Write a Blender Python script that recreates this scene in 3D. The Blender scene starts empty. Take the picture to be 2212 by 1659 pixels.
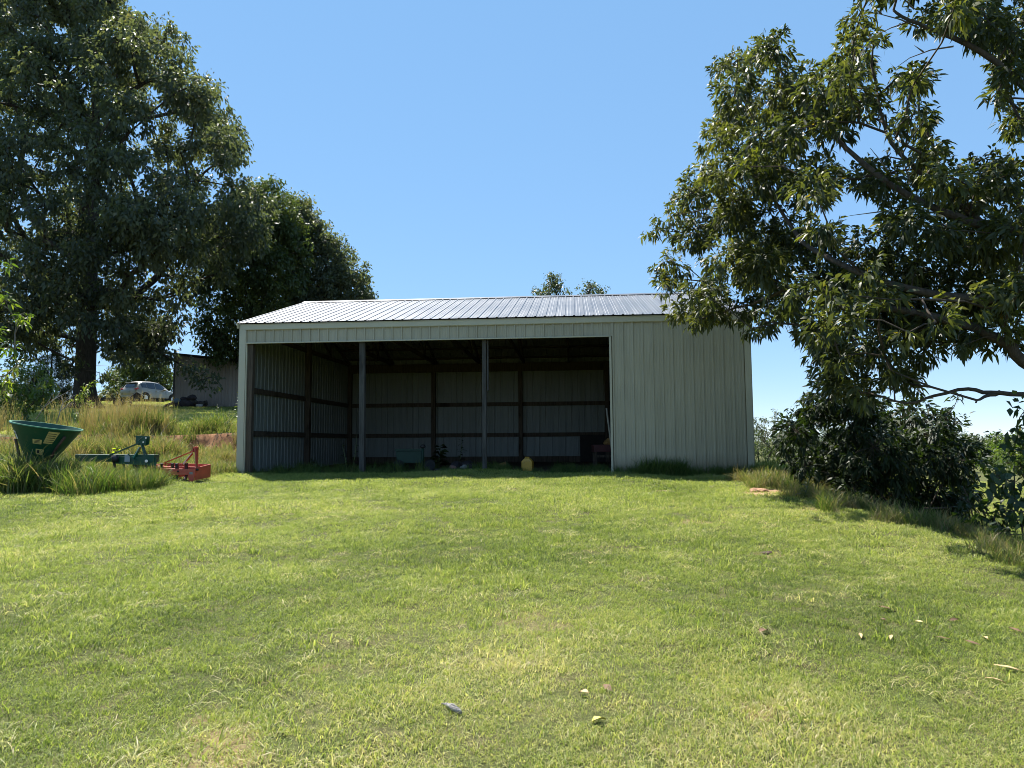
import bpy, bmesh, math, random
import numpy as np
from mathutils import Matrix, Vector
random.seed(7); rng = np.random.default_rng(11)
S = bpy.context.scene
COL = S.collection
R_ = math.radians

# ------------------------------------------------------------------ camera
F_PX, EYE, PITCH, ROLL = 1534.0, 0.7229, 0.0816, -0.0069      # for a 2212 px wide picture
cam_d = bpy.data.cameras.new('camera'); cam = bpy.data.objects.new('camera', cam_d); COL.objects.link(cam)
cam_d.sensor_width = 36.0; cam_d.lens = F_PX / 2212 * 36.0; cam_d.clip_end = 6000; cam_d.clip_start = 0.1
_fw = Vector((0, math.cos(PITCH), math.sin(PITCH))); _up = Vector((0, -math.sin(PITCH), math.cos(PITCH))); _rt = Vector((1, 0, 0))
_R = _rt * math.cos(ROLL) + _up * math.sin(ROLL); _U = -_rt * math.sin(ROLL) + _up * math.cos(ROLL)
_m = Matrix((_R, _U, -_fw)).transposed().to_4x4(); _m.translation = (0, 0, EYE)
cam.matrix_world = _m
S.camera = cam

# ------------------------------------------------------------------ sky, sun, exposure
SUN_EL, SUN_AZ = 58.0, -35.0            # azimuth measured from +Y towards +X
W = bpy.data.worlds.new('World'); S.world = W; W.use_nodes = True
wn = W.node_tree.nodes; bg = wn['Background']
sky = wn.new('ShaderNodeTexSky'); sky.sky_type = 'NISHITA'; sky.sun_disc = False
sky.sun_elevation = R_(SUN_EL); sky.sun_rotation = R_(SUN_AZ); sky.altitude = 150
sky.air_density = 0.5; sky.dust_density = 0.0; sky.ozone_density = 4.0
gam = wn.new('ShaderNodeGamma'); gam.inputs[1].default_value = 0.28        # the camera's highlight roll-off, even over the whole sky
hsv = wn.new('ShaderNodeHueSaturation'); hsv.inputs['Saturation'].default_value = 2.2; hsv.inputs['Value'].default_value = 1.72
W.node_tree.links.new(sky.outputs[0], gam.inputs[0]); W.node_tree.links.new(gam.outputs[0], hsv.inputs['Color']); W.node_tree.links.new(hsv.outputs[0], bg.inputs[0]); bg.inputs[1].default_value = 0.15
sd = bpy.data.lights.new('sun', 'SUN'); sd.energy = 5.0; sd.angle = R_(0.53); sd.color = (1.0, 0.95, 0.86)
sun = bpy.data.objects.new('sun', sd); COL.objects.link(sun)
_d = Vector((math.sin(R_(SUN_AZ)) * math.cos(R_(SUN_EL)), math.cos(R_(SUN_AZ)) * math.cos(R_(SUN_EL)), math.sin(R_(SUN_EL))))
sun.rotation_euler = _d.to_track_quat('Z', 'Y').to_euler(); sun.location = _d * 60
S.view_settings.view_transform = 'Standard'; S.view_settings.look = 'None'
S.view_settings.exposure = 1.4; S.view_settings.gamma = 1.0; S.view_settings.use_curve_mapping = False
S.render.engine = 'CYCLES'
cy = S.cycles
cy.max_bounces = 8; cy.diffuse_bounces = 4; cy.glossy_bounces = 3; cy.transmission_bounces = 4; cy.transparent_max_bounces = 6
cy.caustics_reflective = False; cy.caustics_refractive = False; cy.sample_clamp_indirect = 6.0
cy.use_denoising = True; cy.filter_width = 0.95

# ------------------------------------------------------------------ helpers
def ray(px, py):
    ix, iy = px - 1106.0, py - 829.5; c, s = math.cos(ROLL), math.sin(ROLL)
    X = ix * c + iy * s; Y = -ix * s + iy * c
    return np.array([X / F_PX, math.cos(PITCH) + Y / F_PX * math.sin(PITCH), math.sin(PITCH) - Y / F_PX * math.cos(PITCH)])
def at(px, py, Y):
    d = ray(px, py); return np.array([0, 0, EYE]) + d * (Y / d[1])
def nd(nt, t, **kw):
    n = nt.nodes.new(t)
    for k, v in kw.items(): setattr(n, k, v)
    return n
def new_mat(name):
    m = bpy.data.materials.new(name); m.use_nodes = True
    return m, m.node_tree, m.node_tree.nodes['Principled BSDF']
def ramp(nt, fac, stops):
    r = nd(nt, 'ShaderNodeValToRGB'); e = r.color_ramp.elements
    while len(e) < len(stops): e.new(0.5)
    for i, (p, c) in enumerate(stops): e[i].position = p; e[i].color = (*c, 1)
    if fac is not None: nt.links.new(fac, r.inputs[0])
    return r.outputs[0]
def noise(nt, scale, detail=4, rough=0.55, vec=None, kind='Object', stretch=None):
    n = nd(nt, 'ShaderNodeTexNoise'); n.inputs['Scale'].default_value = scale; n.inputs['Detail'].default_value = detail; n.inputs['Roughness'].default_value = rough
    if vec is None:
        if kind == 'World': vec = nd(nt, 'ShaderNodeNewGeometry').outputs['Position']
        else: vec = nd(nt, 'ShaderNodeTexCoord').outputs['Object']
    if stretch:
        mp = nd(nt, 'ShaderNodeMapping'); mp.inputs['Scale'].default_value = stretch; nt.links.new(vec, mp.inputs[0]); vec = mp.outputs[0]
    nt.links.new(vec, n.inputs['Vector']); return n.outputs[0]
def mixc(nt, a, b, fac, mode='MIX'):
    m = nd(nt, 'ShaderNodeMix', data_type='RGBA', blend_type=mode)
    for s, v in ((m.inputs[0], fac), (m.inputs[6], a), (m.inputs[7], b)):
        if hasattr(v, 'links'): nt.links.new(v, s)
        elif isinstance(v, (int, float)): s.default_value = v
        else: s.default_value = (*v, 1)
    return m.outputs[2]
def math_(nt, op, a, b=0.0, clamp=False):
    m = nd(nt, 'ShaderNodeMath', operation=op); m.use_clamp = clamp
    for s, v in ((m.inputs[0], a), (m.inputs[1], b)):
        if hasattr(v, 'links'): nt.links.new(v, s)
        else: s.default_value = v
    return m.outputs[0]
def bump(nt, bsdf, h, strength=0.3, dist=0.01):
    b = nd(nt, 'ShaderNodeBump'); b.inputs['Strength'].default_value = strength; b.inputs['Distance'].default_value = dist
    nt.links.new(h, b.inputs['Height']); nt.links.new(b.outputs[0], bsdf.inputs['Normal'])
def simple(name, col, rough=0.6, metal=0.0, var=0.25, scale=6.0, spec=0.5, stretch=None, dirt=None, dirt_amt=0.5, bmp=0.0):
    """plain coat with uneven tone and patches of dirt or rust"""
    m, nt, b = new_mat(name)
    n = noise(nt, scale, 5, 0.6, stretch=stretch)
    c = ramp(nt, n, [(0.3, tuple(x * (1 - var) for x in col)), (0.7, tuple(min(1, x * (1 + var)) for x in col))])
    if dirt:
        n2 = noise(nt, scale * 2.3, 6, 0.7)
        f = ramp(nt, n2, [(0.52, (0, 0, 0)), (0.68, (dirt_amt,) * 3)])
        c = mixc(nt, c, dirt, f)
    nt.links.new(c, b.inputs['Base Color'])
    b.inputs['Roughness'].default_value = rough; b.inputs['Metallic'].default_value = metal; b.inputs['Specular IOR Level'].default_value = spec
    if bmp: bump(nt, b, noise(nt, scale * 4, 5, 0.6, stretch=stretch), bmp, 0.01)
    return m
def leaf_mat(name, stops, trans=0.4, tcol=(1.6, 1.9, 0.7), rough=0.42, spec=0.5, attr='GEOMETRY'):
    m, nt, b = new_mat(name)
    a = nd(nt, 'ShaderNodeAttribute', attribute_name='tint', attribute_type=attr)
    c = ramp(nt, a.outputs['Fac'], stops)
    nt.links.new(c, b.inputs['Base Color']); b.inputs['Roughness'].default_value = rough; b.inputs['Specular IOR Level'].default_value = spec
    t = nd(nt, 'ShaderNodeBsdfTranslucent'); nt.links.new(mixc(nt, c, tcol, 1.0, 'MULTIPLY'), t.inputs[0])
    ms = nd(nt, 'ShaderNodeMixShader'); ms.inputs[0].default_value = trans
    nt.links.new(b.outputs[0], ms.inputs[1]); nt.links.new(t.outputs[0], ms.inputs[2])
    nt.links.new(ms.outputs[0], nt.nodes['Material Output'].inputs[0])
    return m

def tag(o, label=None, cat=None, group=None, kind=None):
    for k, v in (('label', label), ('category', cat), ('group', group), ('kind', kind)):
        if v: o[k] = v
    return o
def empty(name, loc, rz=0.0, label=None, cat=None, group=None, rot=None):
    o = bpy.data.objects.new(name, None); COL.objects.link(o); o.location = loc; o.rotation_euler = rot or (0, 0, rz); o.empty_display_size = 0.2
    return tag(o, label, cat, group)
def link(name, me, parent=None, mat=None, loc=None, rot=None):
    o = bpy.data.objects.new(name, me); COL.objects.link(o)
    if parent: o.parent = parent
    if loc is not None: o.location = loc
    if rot is not None: o.rotation_euler = rot
    if mat and not me.materials: me.materials.append(mat)
    return o
def copy_tree(o, parent=None):
    c = o.copy(); COL.objects.link(c)
    if parent: c.parent = parent
    for ch in [x for x in bpy.data.objects if x.parent == o]: copy_tree(ch, c)
    return c

class MB:
    def __init__(s): s.v = []; s.f = []; s.sm = []
    def add(s, vs, fs, smooth=False):
        k = len(s.v); s.v += [tuple(map(float, p)) for p in vs]; s.f += [tuple(k + i for i in f) for f in fs]; s.sm += [smooth] * len(fs); return s
    def box(s, c, d, M=None):
        x, y, z = [q / 2 for q in d]; P = [(i * x, j * y, k * z) for i in (-1, 1) for j in (-1, 1) for k in (-1, 1)]
        c = Vector(c); P = [(M @ Vector(p) if M else Vector(p)) + c for p in P]
        return s.add(P, [(0, 1, 3, 2), (4, 6, 7, 5), (0, 4, 5, 1), (2, 3, 7, 6), (0, 2, 6, 4), (1, 5, 7, 3)])
    def bar(s, a, b, w, h, up=(0, 0, 1)):
        a, b = Vector(a), Vector(b); d = (b - a).normalized(); u = Vector(up)
        if abs(d.dot(u)) > 0.98: u = Vector((0, 1, 0))
        x = d.cross(u).normalized(); z = x.cross(d).normalized()
        P = []
        for q in (a, b): P += [q + x * sx * w / 2 + z * sz * h / 2 for sx, sz in ((-1, -1), (1, -1), (1, 1), (-1, 1))]
        return s.add(P, [(3, 2, 1, 0), (4, 5, 6, 7), (0, 1, 5, 4), (1, 2, 6, 5), (2, 3, 7, 6), (3, 0, 4, 7)])
    def tube(s, pts, rad, n=8, caps=True):
        pts = [Vector(p) for p in pts]; m = len(pts)
        if not hasattr(rad, '__len__'): rad = [rad] * m
        P = []; prev = None
        for i, p in enumerate(pts):
            d = (pts[min(i + 1, m - 1)] - pts[max(i - 1, 0)]).normalized()
            if prev is None: x = d.orthogonal().normalized()
            else:
                x = prev - d * prev.dot(d)
                x = x.normalized() if x.length > 1e-6 else d.orthogonal().normalized()
            prev = x; y = d.cross(x)
            P += [p + (x * math.cos(2 * math.pi * k / n) + y * math.sin(2 * math.pi * k / n)) * rad[i] for k in range(n)]
        fs = [(i * n + k, i * n + (k + 1) % n, (i + 1) * n + (k + 1) % n, (i + 1) * n + k) for i in range(m - 1) for k in range(n)]
        s.add(P, fs, True)
        if caps:
            k = len(s.v) - m * n
            s.f += [tuple(k + n - 1 - i for i in range(n)), tuple(k + (m - 1) * n + i for i in range(n))]; s.sm += [False, False]
        return s
    def lathe(s, prof, n=20, c=(0, 0, 0), caps=True):
        P = [(c[0] + r * math.cos(2 * math.pi * k / n), c[1] + r * math.sin(2 * math.pi * k / n), c[2] + z) for r, z in prof for k in range(n)]
        m = len(prof)
        s.add(P, [(i * n + k, i * n + (k + 1) % n, (i + 1) * n + (k + 1) % n, (i + 1) * n + k) for i in range(m - 1) for k in range(n)], True)
        return s
    def prism(s, poly, y0, y1, ax='y'):
        """outline in two axes, extruded along the third"""
        f = {'y': lambda a, b, t: (a, t, b), 'x': lambda a, b, t: (t, a, b), 'z': lambda a, b, t: (a, b, t)}[ax]
        n = len(poly); P = [f(a, b, y0) for a, b in poly] + [f(a, b, y1) for a, b in poly]
        return s.add(P, [tuple(range(n)), tuple(range(2 * n - 1, n - 1, -1))] + [(i, i + n, (i + 1) % n + n, (i + 1) % n) for i in range(n)])
    def mesh(s, name, mat=None):
        me = bpy.data.meshes.new(name); me.from_pydata(s.v, [], s.f); me.polygons.foreach_set('use_smooth', s.sm)
        bm = bmesh.new(); bm.from_mesh(me); bmesh.ops.recalc_face_normals(bm, faces=bm.faces); bm.to_mesh(me); bm.free()
        if mat: me.materials.append(mat)
        return me
    def build(s, name, mat, parent=None, loc=None, rot=None, bev=0.0):
        o = link(name, s.mesh(name, mat), parent, None, loc, rot)
        if bev:
            b = o.modifiers.new('bevel', 'BEVEL'); b.width = bev; b.segments = 2; b.limit_method = 'ANGLE'; b.angle_limit = R_(40)
        return o

def fast_mesh(name, V, tri_loops, sizes, tint=None, mat=None, smooth=False):
    me = bpy.data.meshes.new(name)
    me.vertices.add(len(V)); me.vertices.foreach_set('co', np.ascontiguousarray(V, dtype=np.float32).ravel())
    me.loops.add(len(tri_loops)); me.loops.foreach_set('vertex_index', np.ascontiguousarray(tri_loops, dtype=np.int32))
    st = np.concatenate([[0], np.cumsum(sizes)[:-1]]).astype(np.int32)
    me.polygons.add(len(sizes)); me.polygons.foreach_set('loop_start', st)
    if smooth: me.polygons.foreach_set('use_smooth', np.ones(len(sizes), dtype=bool))
    me.update(calc_edges=True)
    if tint is not None:
        a = me.attributes.new('tint', 'FLOAT', 'POINT'); a.data.foreach_set('value', np.ascontiguousarray(tint, dtype=np.float32))
    if mat: me.materials.append(mat)
    return me

def _h(i, j, k):
    n = (i * 374761393 + j * 668265263 + k * 2147483647 + 1274126177) & 0xffffffff
    n = ((n ^ (n >> 13)) * 1274126177) & 0xffffffff
    return ((n ^ (n >> 16)) & 0xffff) / 65535.0
def vn(x, y, s, seed=0):
    x = np.asarray(x, float) / s; y = np.asarray(y, float) / s
    i = np.floor(x).astype(np.int64); j = np.floor(y).astype(np.int64); u = x - i; v = y - j
    u = u * u * (3 - 2 * u); v = v * v * (3 - 2 * v)
    return (_h(i, j, seed) * (1 - u) + _h(i + 1, j, seed) * u) * (1 - v) + (_h(i, j + 1, seed) * (1 - u) + _h(i + 1, j + 1, seed) * u) * v
def ss(a, b, x):
    t = np.clip((np.asarray(x, float) - a) / (b - a), 0, 1); return t * t * (3 - 2 * t)

# ------------------------------------------------------------------ the lie of the land
BX, BY, BYAW, BL, BD, BH, BRISE = -6.668, 17.346, 0.0861, 12.2, 8.48, 3.66, 1.334
def barn_uv(x, y):
    dx, dy = np.asarray(x) - BX, np.asarray(y) - BY; c, s = math.cos(BYAW), math.sin(BYAW)
    return dx * c - dy * s, dx * s + dy * c
def barn_pt(u, v, z=0.0):
    c, s = math.cos(BYAW), math.sin(BYAW); return (BX + u * c + v * s, BY - u * s + v * c, z)
def hz(x, y):
    x = np.asarray(x, float); y = np.asarray(y, float)
    a = -0.88 + 0.0565 * np.maximum(y, -8)
    lawn = -0.06 * np.log1p(np.exp(np.clip(-a / 0.06, -50, 50)))
    xs = x - 2.6 * ss(13.0, 16, y) * (1 - ss(28, 34, y))
    s = ss(4.35, 9.6, xs)
    f1 = -0.4 - 0.09 * (np.clip(x, 5, 50) - 11)
    k = ss(18, 40, y); field = -1.7 * (1 - k) + f1 * k
    z = lawn * (1 - s) + field * s
    z = z + 0.05 * np.exp(-((x - 4.9) / 0.6) ** 2) * ss(4, 7, y) * (1 - ss(13.5, 15, y))
    sl = 0.081 + 0.007 * ss(-18, -30, x)
    yw = y + (vn(x, y, 1.3, 5) - 0.5) * 0.7 + (vn(x, y, 0.35, 6) - 0.5) * 0.25
    yy = np.minimum(np.maximum(y - 20.4, 0), 49.0)
    up = 0.5 * ss(16.4, 20.0, y) + 0.5 * ss(20.0, 20.38, yw) + sl * yy - 0.03 * np.clip(y - 80, 0, 160)
    m = np.maximum(ss(-6.95, -7.7, x) * ss(14, 16.6, y), ss(27.4, 30, y) * (1 - ss(0, 10, x)))
    z = z * (1 - m) + up * m
    bu, bv = barn_uv(x, y)
    ins = ss(-0.1, 0.3, bu) * (1 - ss(12, 12.4, bu)) * ss(-0.5, 0.4, bv) * (1 - ss(8.3, 8.7, bv))
    z = z + (vn(x, y, 1.9, 1) - 0.5) * 0.10 * (1 - 0.6 * ins) + (vn(x, y, 0.55, 2) - 0.5) * 0.035
    z = z + 0.09 * np.exp(-((bu - 6.02) ** 2 + (bv - 0.1) ** 2) / 0.8)
    return z
def hz1(x, y): return float(hz(np.array([x]), np.array([y]))[0])
def on(x, y, dz=0.0): return (x, y, hz1(x, y) + dz)
# spots of bare dirt (px on the photograph's ground, radius m, strength, kind): worn places in the lawn
def ground_hit(px, py):
    d = ray(px, py); t = np.linspace(2.5, 60, 4000); P = np.array([0, 0, EYE])[None] + d[None] * t[:, None]
    k = np.argmax(P[:, 2] < hz(P[:, 0], P[:, 1])); return P[k]
BARE = [(ground_hit(px, py)[:2], rx, ry, st) for px, py, rx, ry, st in (
    (1648, 1064, .42, .5, .8), (1655, 1200, .25, .2, .5), (1500, 1128, .3, .2, .35), (690, 1432, .10, .10, .5), (455, 1600, .2, .16, .42),
    (470, 1652, .22, .12, .5), (430, 1560, .14, .08, .5), (1640, 1540, .16, .07, .55), (1120, 1330, .3, .25, .15), (340, 1410, .12, .07, .5),
    (1180, 1360, .3, .2, .15), (1420, 1060, .6, .3, .3), (1740, 1100, .35, .3, .5))]
def bare_at(x, y):
    b = np.zeros_like(np.asarray(x, float))
    for (c, rx, ry, st) in BARE:
        w = (vn(x, y, 0.13, 21) - 0.5) * 1.6 + (vn(x, y, 0.04, 22) - 0.5) * 1.2
        q = ((x - c[0]) / rx) ** 2 + ((y - c[1]) / ry) ** 2 + w
        b = np.maximum(b, st * (1 - ss(0.35, 1.1, q)))
    bu, bv = barn_uv(x, y)
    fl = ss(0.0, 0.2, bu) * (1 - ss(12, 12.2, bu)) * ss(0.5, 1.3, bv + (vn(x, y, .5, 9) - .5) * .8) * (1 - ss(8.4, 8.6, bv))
    return np.maximum(b, fl)
# ------------------------------------------------------------------ materials
def ground_mat():
    m, nt, b = new_mat('lawn_soil')
    n1 = noise(nt, 0.35, 4, 0.6, kind='World'); n2 = noise(nt, 3.0, 6, 0.65, kind='World'); n3 = noise(nt, 40.0, 4, 0.7, kind='World')
    turf = ramp(nt, n1, [(0.35, (0.085, 0.125, 0.026)), (0.5, (0.12, 0.155, 0.035)), (0.66, (0.165, 0.17, 0.055))])
    turf = mixc(nt, turf, (0.20, 0.155, 0.085), ramp(nt, n2, [(0.42, (0, 0, 0)), (0.66, (.8,) * 3)]))
    turf = mixc(nt, turf, (0.05, 0.055, 0.02), ramp(nt, n3, [(0.42, (.75,) * 3), (0.6, (0, 0, 0))]))
    n4 = noise(nt, 170.0, 3, 0.8, kind='World')      # litter, stubble and shade between the blades
    turf = mixc(nt, turf, (0.028, 0.03, 0.012), ramp(nt, n4, [(0.44, (.85,) * 3), (0.56, (0, 0, 0))])); turf = mixc(nt, turf, (0.30, 0.28, 0.13), ramp(nt, n4, [(0.58, (0, 0, 0)), (0.68, (.8,) * 3)]))
    soil = ramp(nt, n2, [(0.3, (0.22, 0.13, 0.075)), (0.6, (0.40, 0.26, 0.16)), (0.8, (0.46, 0.34, 0.23))])
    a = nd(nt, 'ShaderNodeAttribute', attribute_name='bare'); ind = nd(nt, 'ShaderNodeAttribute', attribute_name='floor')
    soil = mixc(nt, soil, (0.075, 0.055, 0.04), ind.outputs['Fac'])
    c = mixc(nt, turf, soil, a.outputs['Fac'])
    g = nd(nt, 'ShaderNodeNewGeometry'); sx = nd(nt, 'ShaderNodeSeparateXYZ'); nt.links.new(g.outputs['True Normal'], sx.inputs[0])
    st = ramp(nt, sx.outputs[2], [(0.80, (1, 1, 1)), (0.93, (0, 0, 0))])
    clay = ramp(nt, n2, [(0.3, (0.05, 0.028, 0.018)), (0.5, (0.17, 0.085, 0.042)), (0.75, (0.29, 0.18, 0.10))])
    c = mixc(nt, c, clay, st)
    nt.links.new(c, b.inputs['Base Color']); b.inputs['Roughness'].default_value = 0.95; b.inputs['Specular IOR Level'].default_value = 0.1
    bump(nt, b, n3, 0.5, 0.03)
    return m
def wood_mat(name, lo, hi):
    m, nt, b = new_mat(name)
    n = noise(nt, 5, 7, 0.65, stretch=(6, 6, 0.35)); k = noise(nt, 2.2, 3, 0.5, stretch=(1, 1, 0.6))
    c = ramp(nt, n, [(0.3, lo), (0.62, hi), (0.8, tuple(min(1, q * 1.25) for q in hi))])
    c = mixc(nt, c, tuple(q * 0.35 for q in lo), ramp(nt, k, [(0.60, (0, 0, 0)), (0.72, (.7,) * 3)]))
    nt.links.new(c, b.inputs['Base Color']); b.inputs['Roughness'].default_value = 0.9; b.inputs['Specular IOR Level'].default_value = 0.15
    bump(nt, b, n, 0.5, 0.01); return m
def steel_siding(name, out, inn, rough=0.45, stain=(0.23, 0.2, 0.15)):
    """painted sheet: enamel outside, thin grey-brown washcoat on its back"""
    m, nt, b = new_mat(name)
    n = noise(nt, 1.3, 4, 0.6, kind='World'); d = noise(nt, 2.0, 5, 0.7, kind='World', stretch=(4, 4, 0.25))
    c = ramp(nt, n, [(0.3, tuple(q * 0.93 for q in out)), (0.7, out)])
    c = mixc(nt, c, stain, ramp(nt, d, [(0.50, (0, 0, 0)), (0.78, (.5,) * 3)]))
    rnd = nd(nt, 'ShaderNodeObjectInfo').outputs['Random']       # each sheet has weathered a little differently
    c = mixc(nt, c, ramp(nt, rnd, [(0, (.88, .87, .85)), (1, (1, 1, 1))]), 1.0, 'MULTIPLY')
    gp = nd(nt, 'ShaderNodeNewGeometry'); sz = nd(nt, 'ShaderNodeSeparateXYZ'); nt.links.new(gp.outputs['Position'], sz.inputs[0])
    sp = math_(nt, 'ADD', sz.outputs[2], math_(nt, 'MULTIPLY', d, 0.5))
    c = mixc(nt, c, (0.15, 0.115, 0.07), ramp(nt, sp, [(0.2, (.8,) * 3), (0.7, (0, 0, 0))]))   # mud splash along the foot of the wall
    ci = ramp(nt, d, [(0.35, tuple(q * 0.75 for q in inn)), (0.7, inn)])  # back coat toned down, the bay's dimness put into the colour
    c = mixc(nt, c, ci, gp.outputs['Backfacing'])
    nt.links.new(c, b.inputs['Base Color']); b.inputs['Roughness'].default_value = rough; b.inputs['Specular IOR Level'].default_value = 0.4
    bump(nt, b, noise(nt, 1.6, 2, 0.4, kind='World', stretch=(2.5, 2.5, 0.8)), 0.35, 0.05)
    return m
def galv_mat():
    m, nt, b = new_mat('galvanised_roof')
    n = noise(nt, 1.5, 5, 0.65, stretch=(2, 2, 0.5)); n2 = noise(nt, 30, 3, 0.6)
    c = ramp(nt, n, [(0.3, (0.12, 0.126, 0.138)), (0.7, (0.165, 0.172, 0.184))]); c = mixc(nt, c, (0.105, 0.11, 0.12), ramp(nt, n2, [(0.5, (0, 0, 0)), (0.8, (.3,) * 3)]))
    c = mixc(nt, c, ramp(nt, nd(nt, 'ShaderNodeObjectInfo').outputs['Random'], [(0, (.85, .85, .86)), (1, (1.0, 1.0, 1.0))]), 1.0, 'MULTIPLY')
    bf = nd(nt, 'ShaderNodeNewGeometry').outputs['Backfacing']      # dusty zinc underside
    nt.links.new(mixc(nt, c, (0.22, 0.22, 0.205), bf), b.inputs['Base Color']); nt.links.new(math_(nt, 'MULTIPLY', math_(nt, 'SUBTRACT', 1.0, bf), 0.6), b.inputs['Metallic'])
    nt.links.new(ramp(nt, n, [(0.3, (.36,) * 3), (0.7, (.46,) * 3)]), b.inputs['Roughness'])
    return m
M = {}
M['ground'] = ground_mat()
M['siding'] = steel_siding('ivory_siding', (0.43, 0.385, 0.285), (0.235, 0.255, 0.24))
M['trim'] = simple('ivory_trim', (0.46, 0.415, 0.305), 0.4, var=0.06, scale=1.5)
M['galv'] = galv_mat()
M['wood'] = wood_mat('weathered_timber', (0.045, 0.034, 0.026), (0.12, 0.092, 0.068))
M['greywood'] = wood_mat('grey_timber', (0.035, 0.032, 0.03), (0.095, 0.088, 0.08))
M['shed'] = steel_siding('tan_shed_siding', (0.26, 0.22, 0.195), (0.12, 0.1, 0.09))
M['dark'] = simple('black_steel', (0.018, 0.018, 0.02), 0.55, dirt=(0.06, 0.04, 0.03))
M['rubber'] = simple('black_rubber', (0.015, 0.015, 0.015), 0.8)
M['green'] = simple('green_enamel', (0.005, 0.060, 0.032), 0.45, var=0.12, scale=3, dirt=(0.08, 0.085, 0.05), dirt_amt=0.35)
M['greenlip'] = simple('green_enamel_lit', (0.04, 0.20, 0.12), 0.35, var=0.15)  # paler copy of the green, sunlight on rim and strut put into the colour
M['red'] = simple('faded_red_enamel', (0.50, 0.085, 0.05), 0.5, var=0.2, scale=5, dirt=(0.32, 0.12, 0.07), dirt_amt=0.6)
M['rust'] = simple('rusty_steel', (0.07, 0.04, 0.028), 0.85, var=0.4, scale=14, bmp=0.3)
M['white'] = simple('white_sticker_and_lit_face', (0.74, 0.74, 0.72), 0.5, var=0.05)  # also serves the painted sunlit faces of two struts
M['yellowst'] = simple('faded_yellow_sticker', (0.50, 0.40, 0.16), 0.6, var=0.15, scale=20)
M['greyst'] = simple('grey_sticker', (0.30, 0.33, 0.35), 0.5, var=0.1)
M['ink'] = simple('black_ink', (0.03, 0.03, 0.03), 0.6)
M['bark'] = simple('oak_bark', (0.055, 0.046, 0.038), 0.95, var=0.4, scale=5, spec=0.1, stretch=(3, 3, 0.6), bmp=0.7)
M['bark2'] = simple('brown_bark', (0.075, 0.06, 0.048), 0.95, var=0.35, scale=14, spec=0.1, stretch=(2, 2, 1), bmp=0.6)
M['twig'] = simple('grey_twig', (0.16, 0.13, 0.10), 0.9, var=0.3)
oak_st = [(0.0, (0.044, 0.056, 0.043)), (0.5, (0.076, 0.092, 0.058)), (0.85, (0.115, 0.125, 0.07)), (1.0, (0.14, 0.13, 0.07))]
M['oakleaf'] = leaf_mat('oak_leaf', oak_st, 0.38, (1.8, 1.85, 0.8), 0.55, 0.3)
M['oakleaf2'] = leaf_mat('oak_leaf_mid', [(0.0, (0.030, 0.046, 0.022)), (0.5, (0.055, 0.078, 0.032)), (1.0, (0.08, 0.10, 0.03))], 0.35, (1.8, 1.9, 0.7), 0.55, 0.3)
M['lance'] = leaf_mat('lance_leaf', [(0.0, (0.026, 0.037, 0.016)), (0.5, (0.054, 0.068, 0.026)), (0.85, (0.092, 0.100, 0.038)), (0.97, (0.085, 0.105, 0.02)), (1.0, (0.20, 0.15, 0.02))], 0.40, (1.95, 1.9, 0.65), 0.48, 0.4)
M['bushleaf'] = leaf_mat('bush_leaf', [(0.0, (0.010, 0.018, 0.007)), (0.6, (0.020, 0.034, 0.010)), (1.0, (0.045, 0.06, 0.018))], 0.25, (1.8, 2.0, 0.6), 0.55, 0.3)
M['yleaf'] = leaf_mat('pale_leaf', [(0.0, (0.05, 0.08, 0.02)), (0.5, (0.085, 0.12, 0.03)), (0.9, (0.14, 0.155, 0.045)), (1.0, (0.18, 0.12, 0.04))], 0.45, (1.8, 2.0, 0.5), 0.45, 0.5)
M['greyleaf'] = leaf_mat('grey_green_leaf', [(0.0, (0.05, 0.065, 0.035)), (0.6, (0.085, 0.10, 0.055)), (1.0, (0.14, 0.15, 0.08))], 0.3, (1.5, 1.7, 0.8), 0.5)
M['needle'] = leaf_mat('cedar_needle', [(0.0, (0.02, 0.04, 0.015)), (1.0, (0.055, 0.08, 0.025))], 0.2, (1.6, 1.8, 0.7), 0.6)
M['broad'] = leaf_mat('broad_weed_leaf', [(0.0, (0.022, 0.042, 0.014)), (0.7, (0.045, 0.08, 0.02)), (1.0, (0.07, 0.11, 0.03))], 0.35, (1.9, 2.1, 0.4), 0.5)  # leaf colour darkened, the tree's shade painted in
g_st = [(0.0, (0.05, 0.075, 0.024)), (0.3, (0.155, 0.21, 0.048)), (0.5, (0.255, 0.30, 0.075)), (0.68, (0.34, 0.355, 0.13)), (0.84, (0.43, 0.39, 0.21)), (1.0, (0.54, 0.46, 0.30))]
M['blade'] = leaf_mat('grass_blade', g_st, 0.48, (1.45, 1.5, 0.8), 0.5, 0.35, 'INSTANCER')
M['tallblade'] = leaf_mat('tall_grass_blade', [(0.0, (0.04, 0.075, 0.015)), (0.35, (0.09, 0.14, 0.03)), (0.6, (0.17, 0.175, 0.06)), (0.8, (0.245, 0.20, 0.115)), (1.0, (0.27, 0.195, 0.11))], 0.38, (1.5, 1.6, 0.75), 0.55, 0.3, 'INSTANCER')

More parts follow.
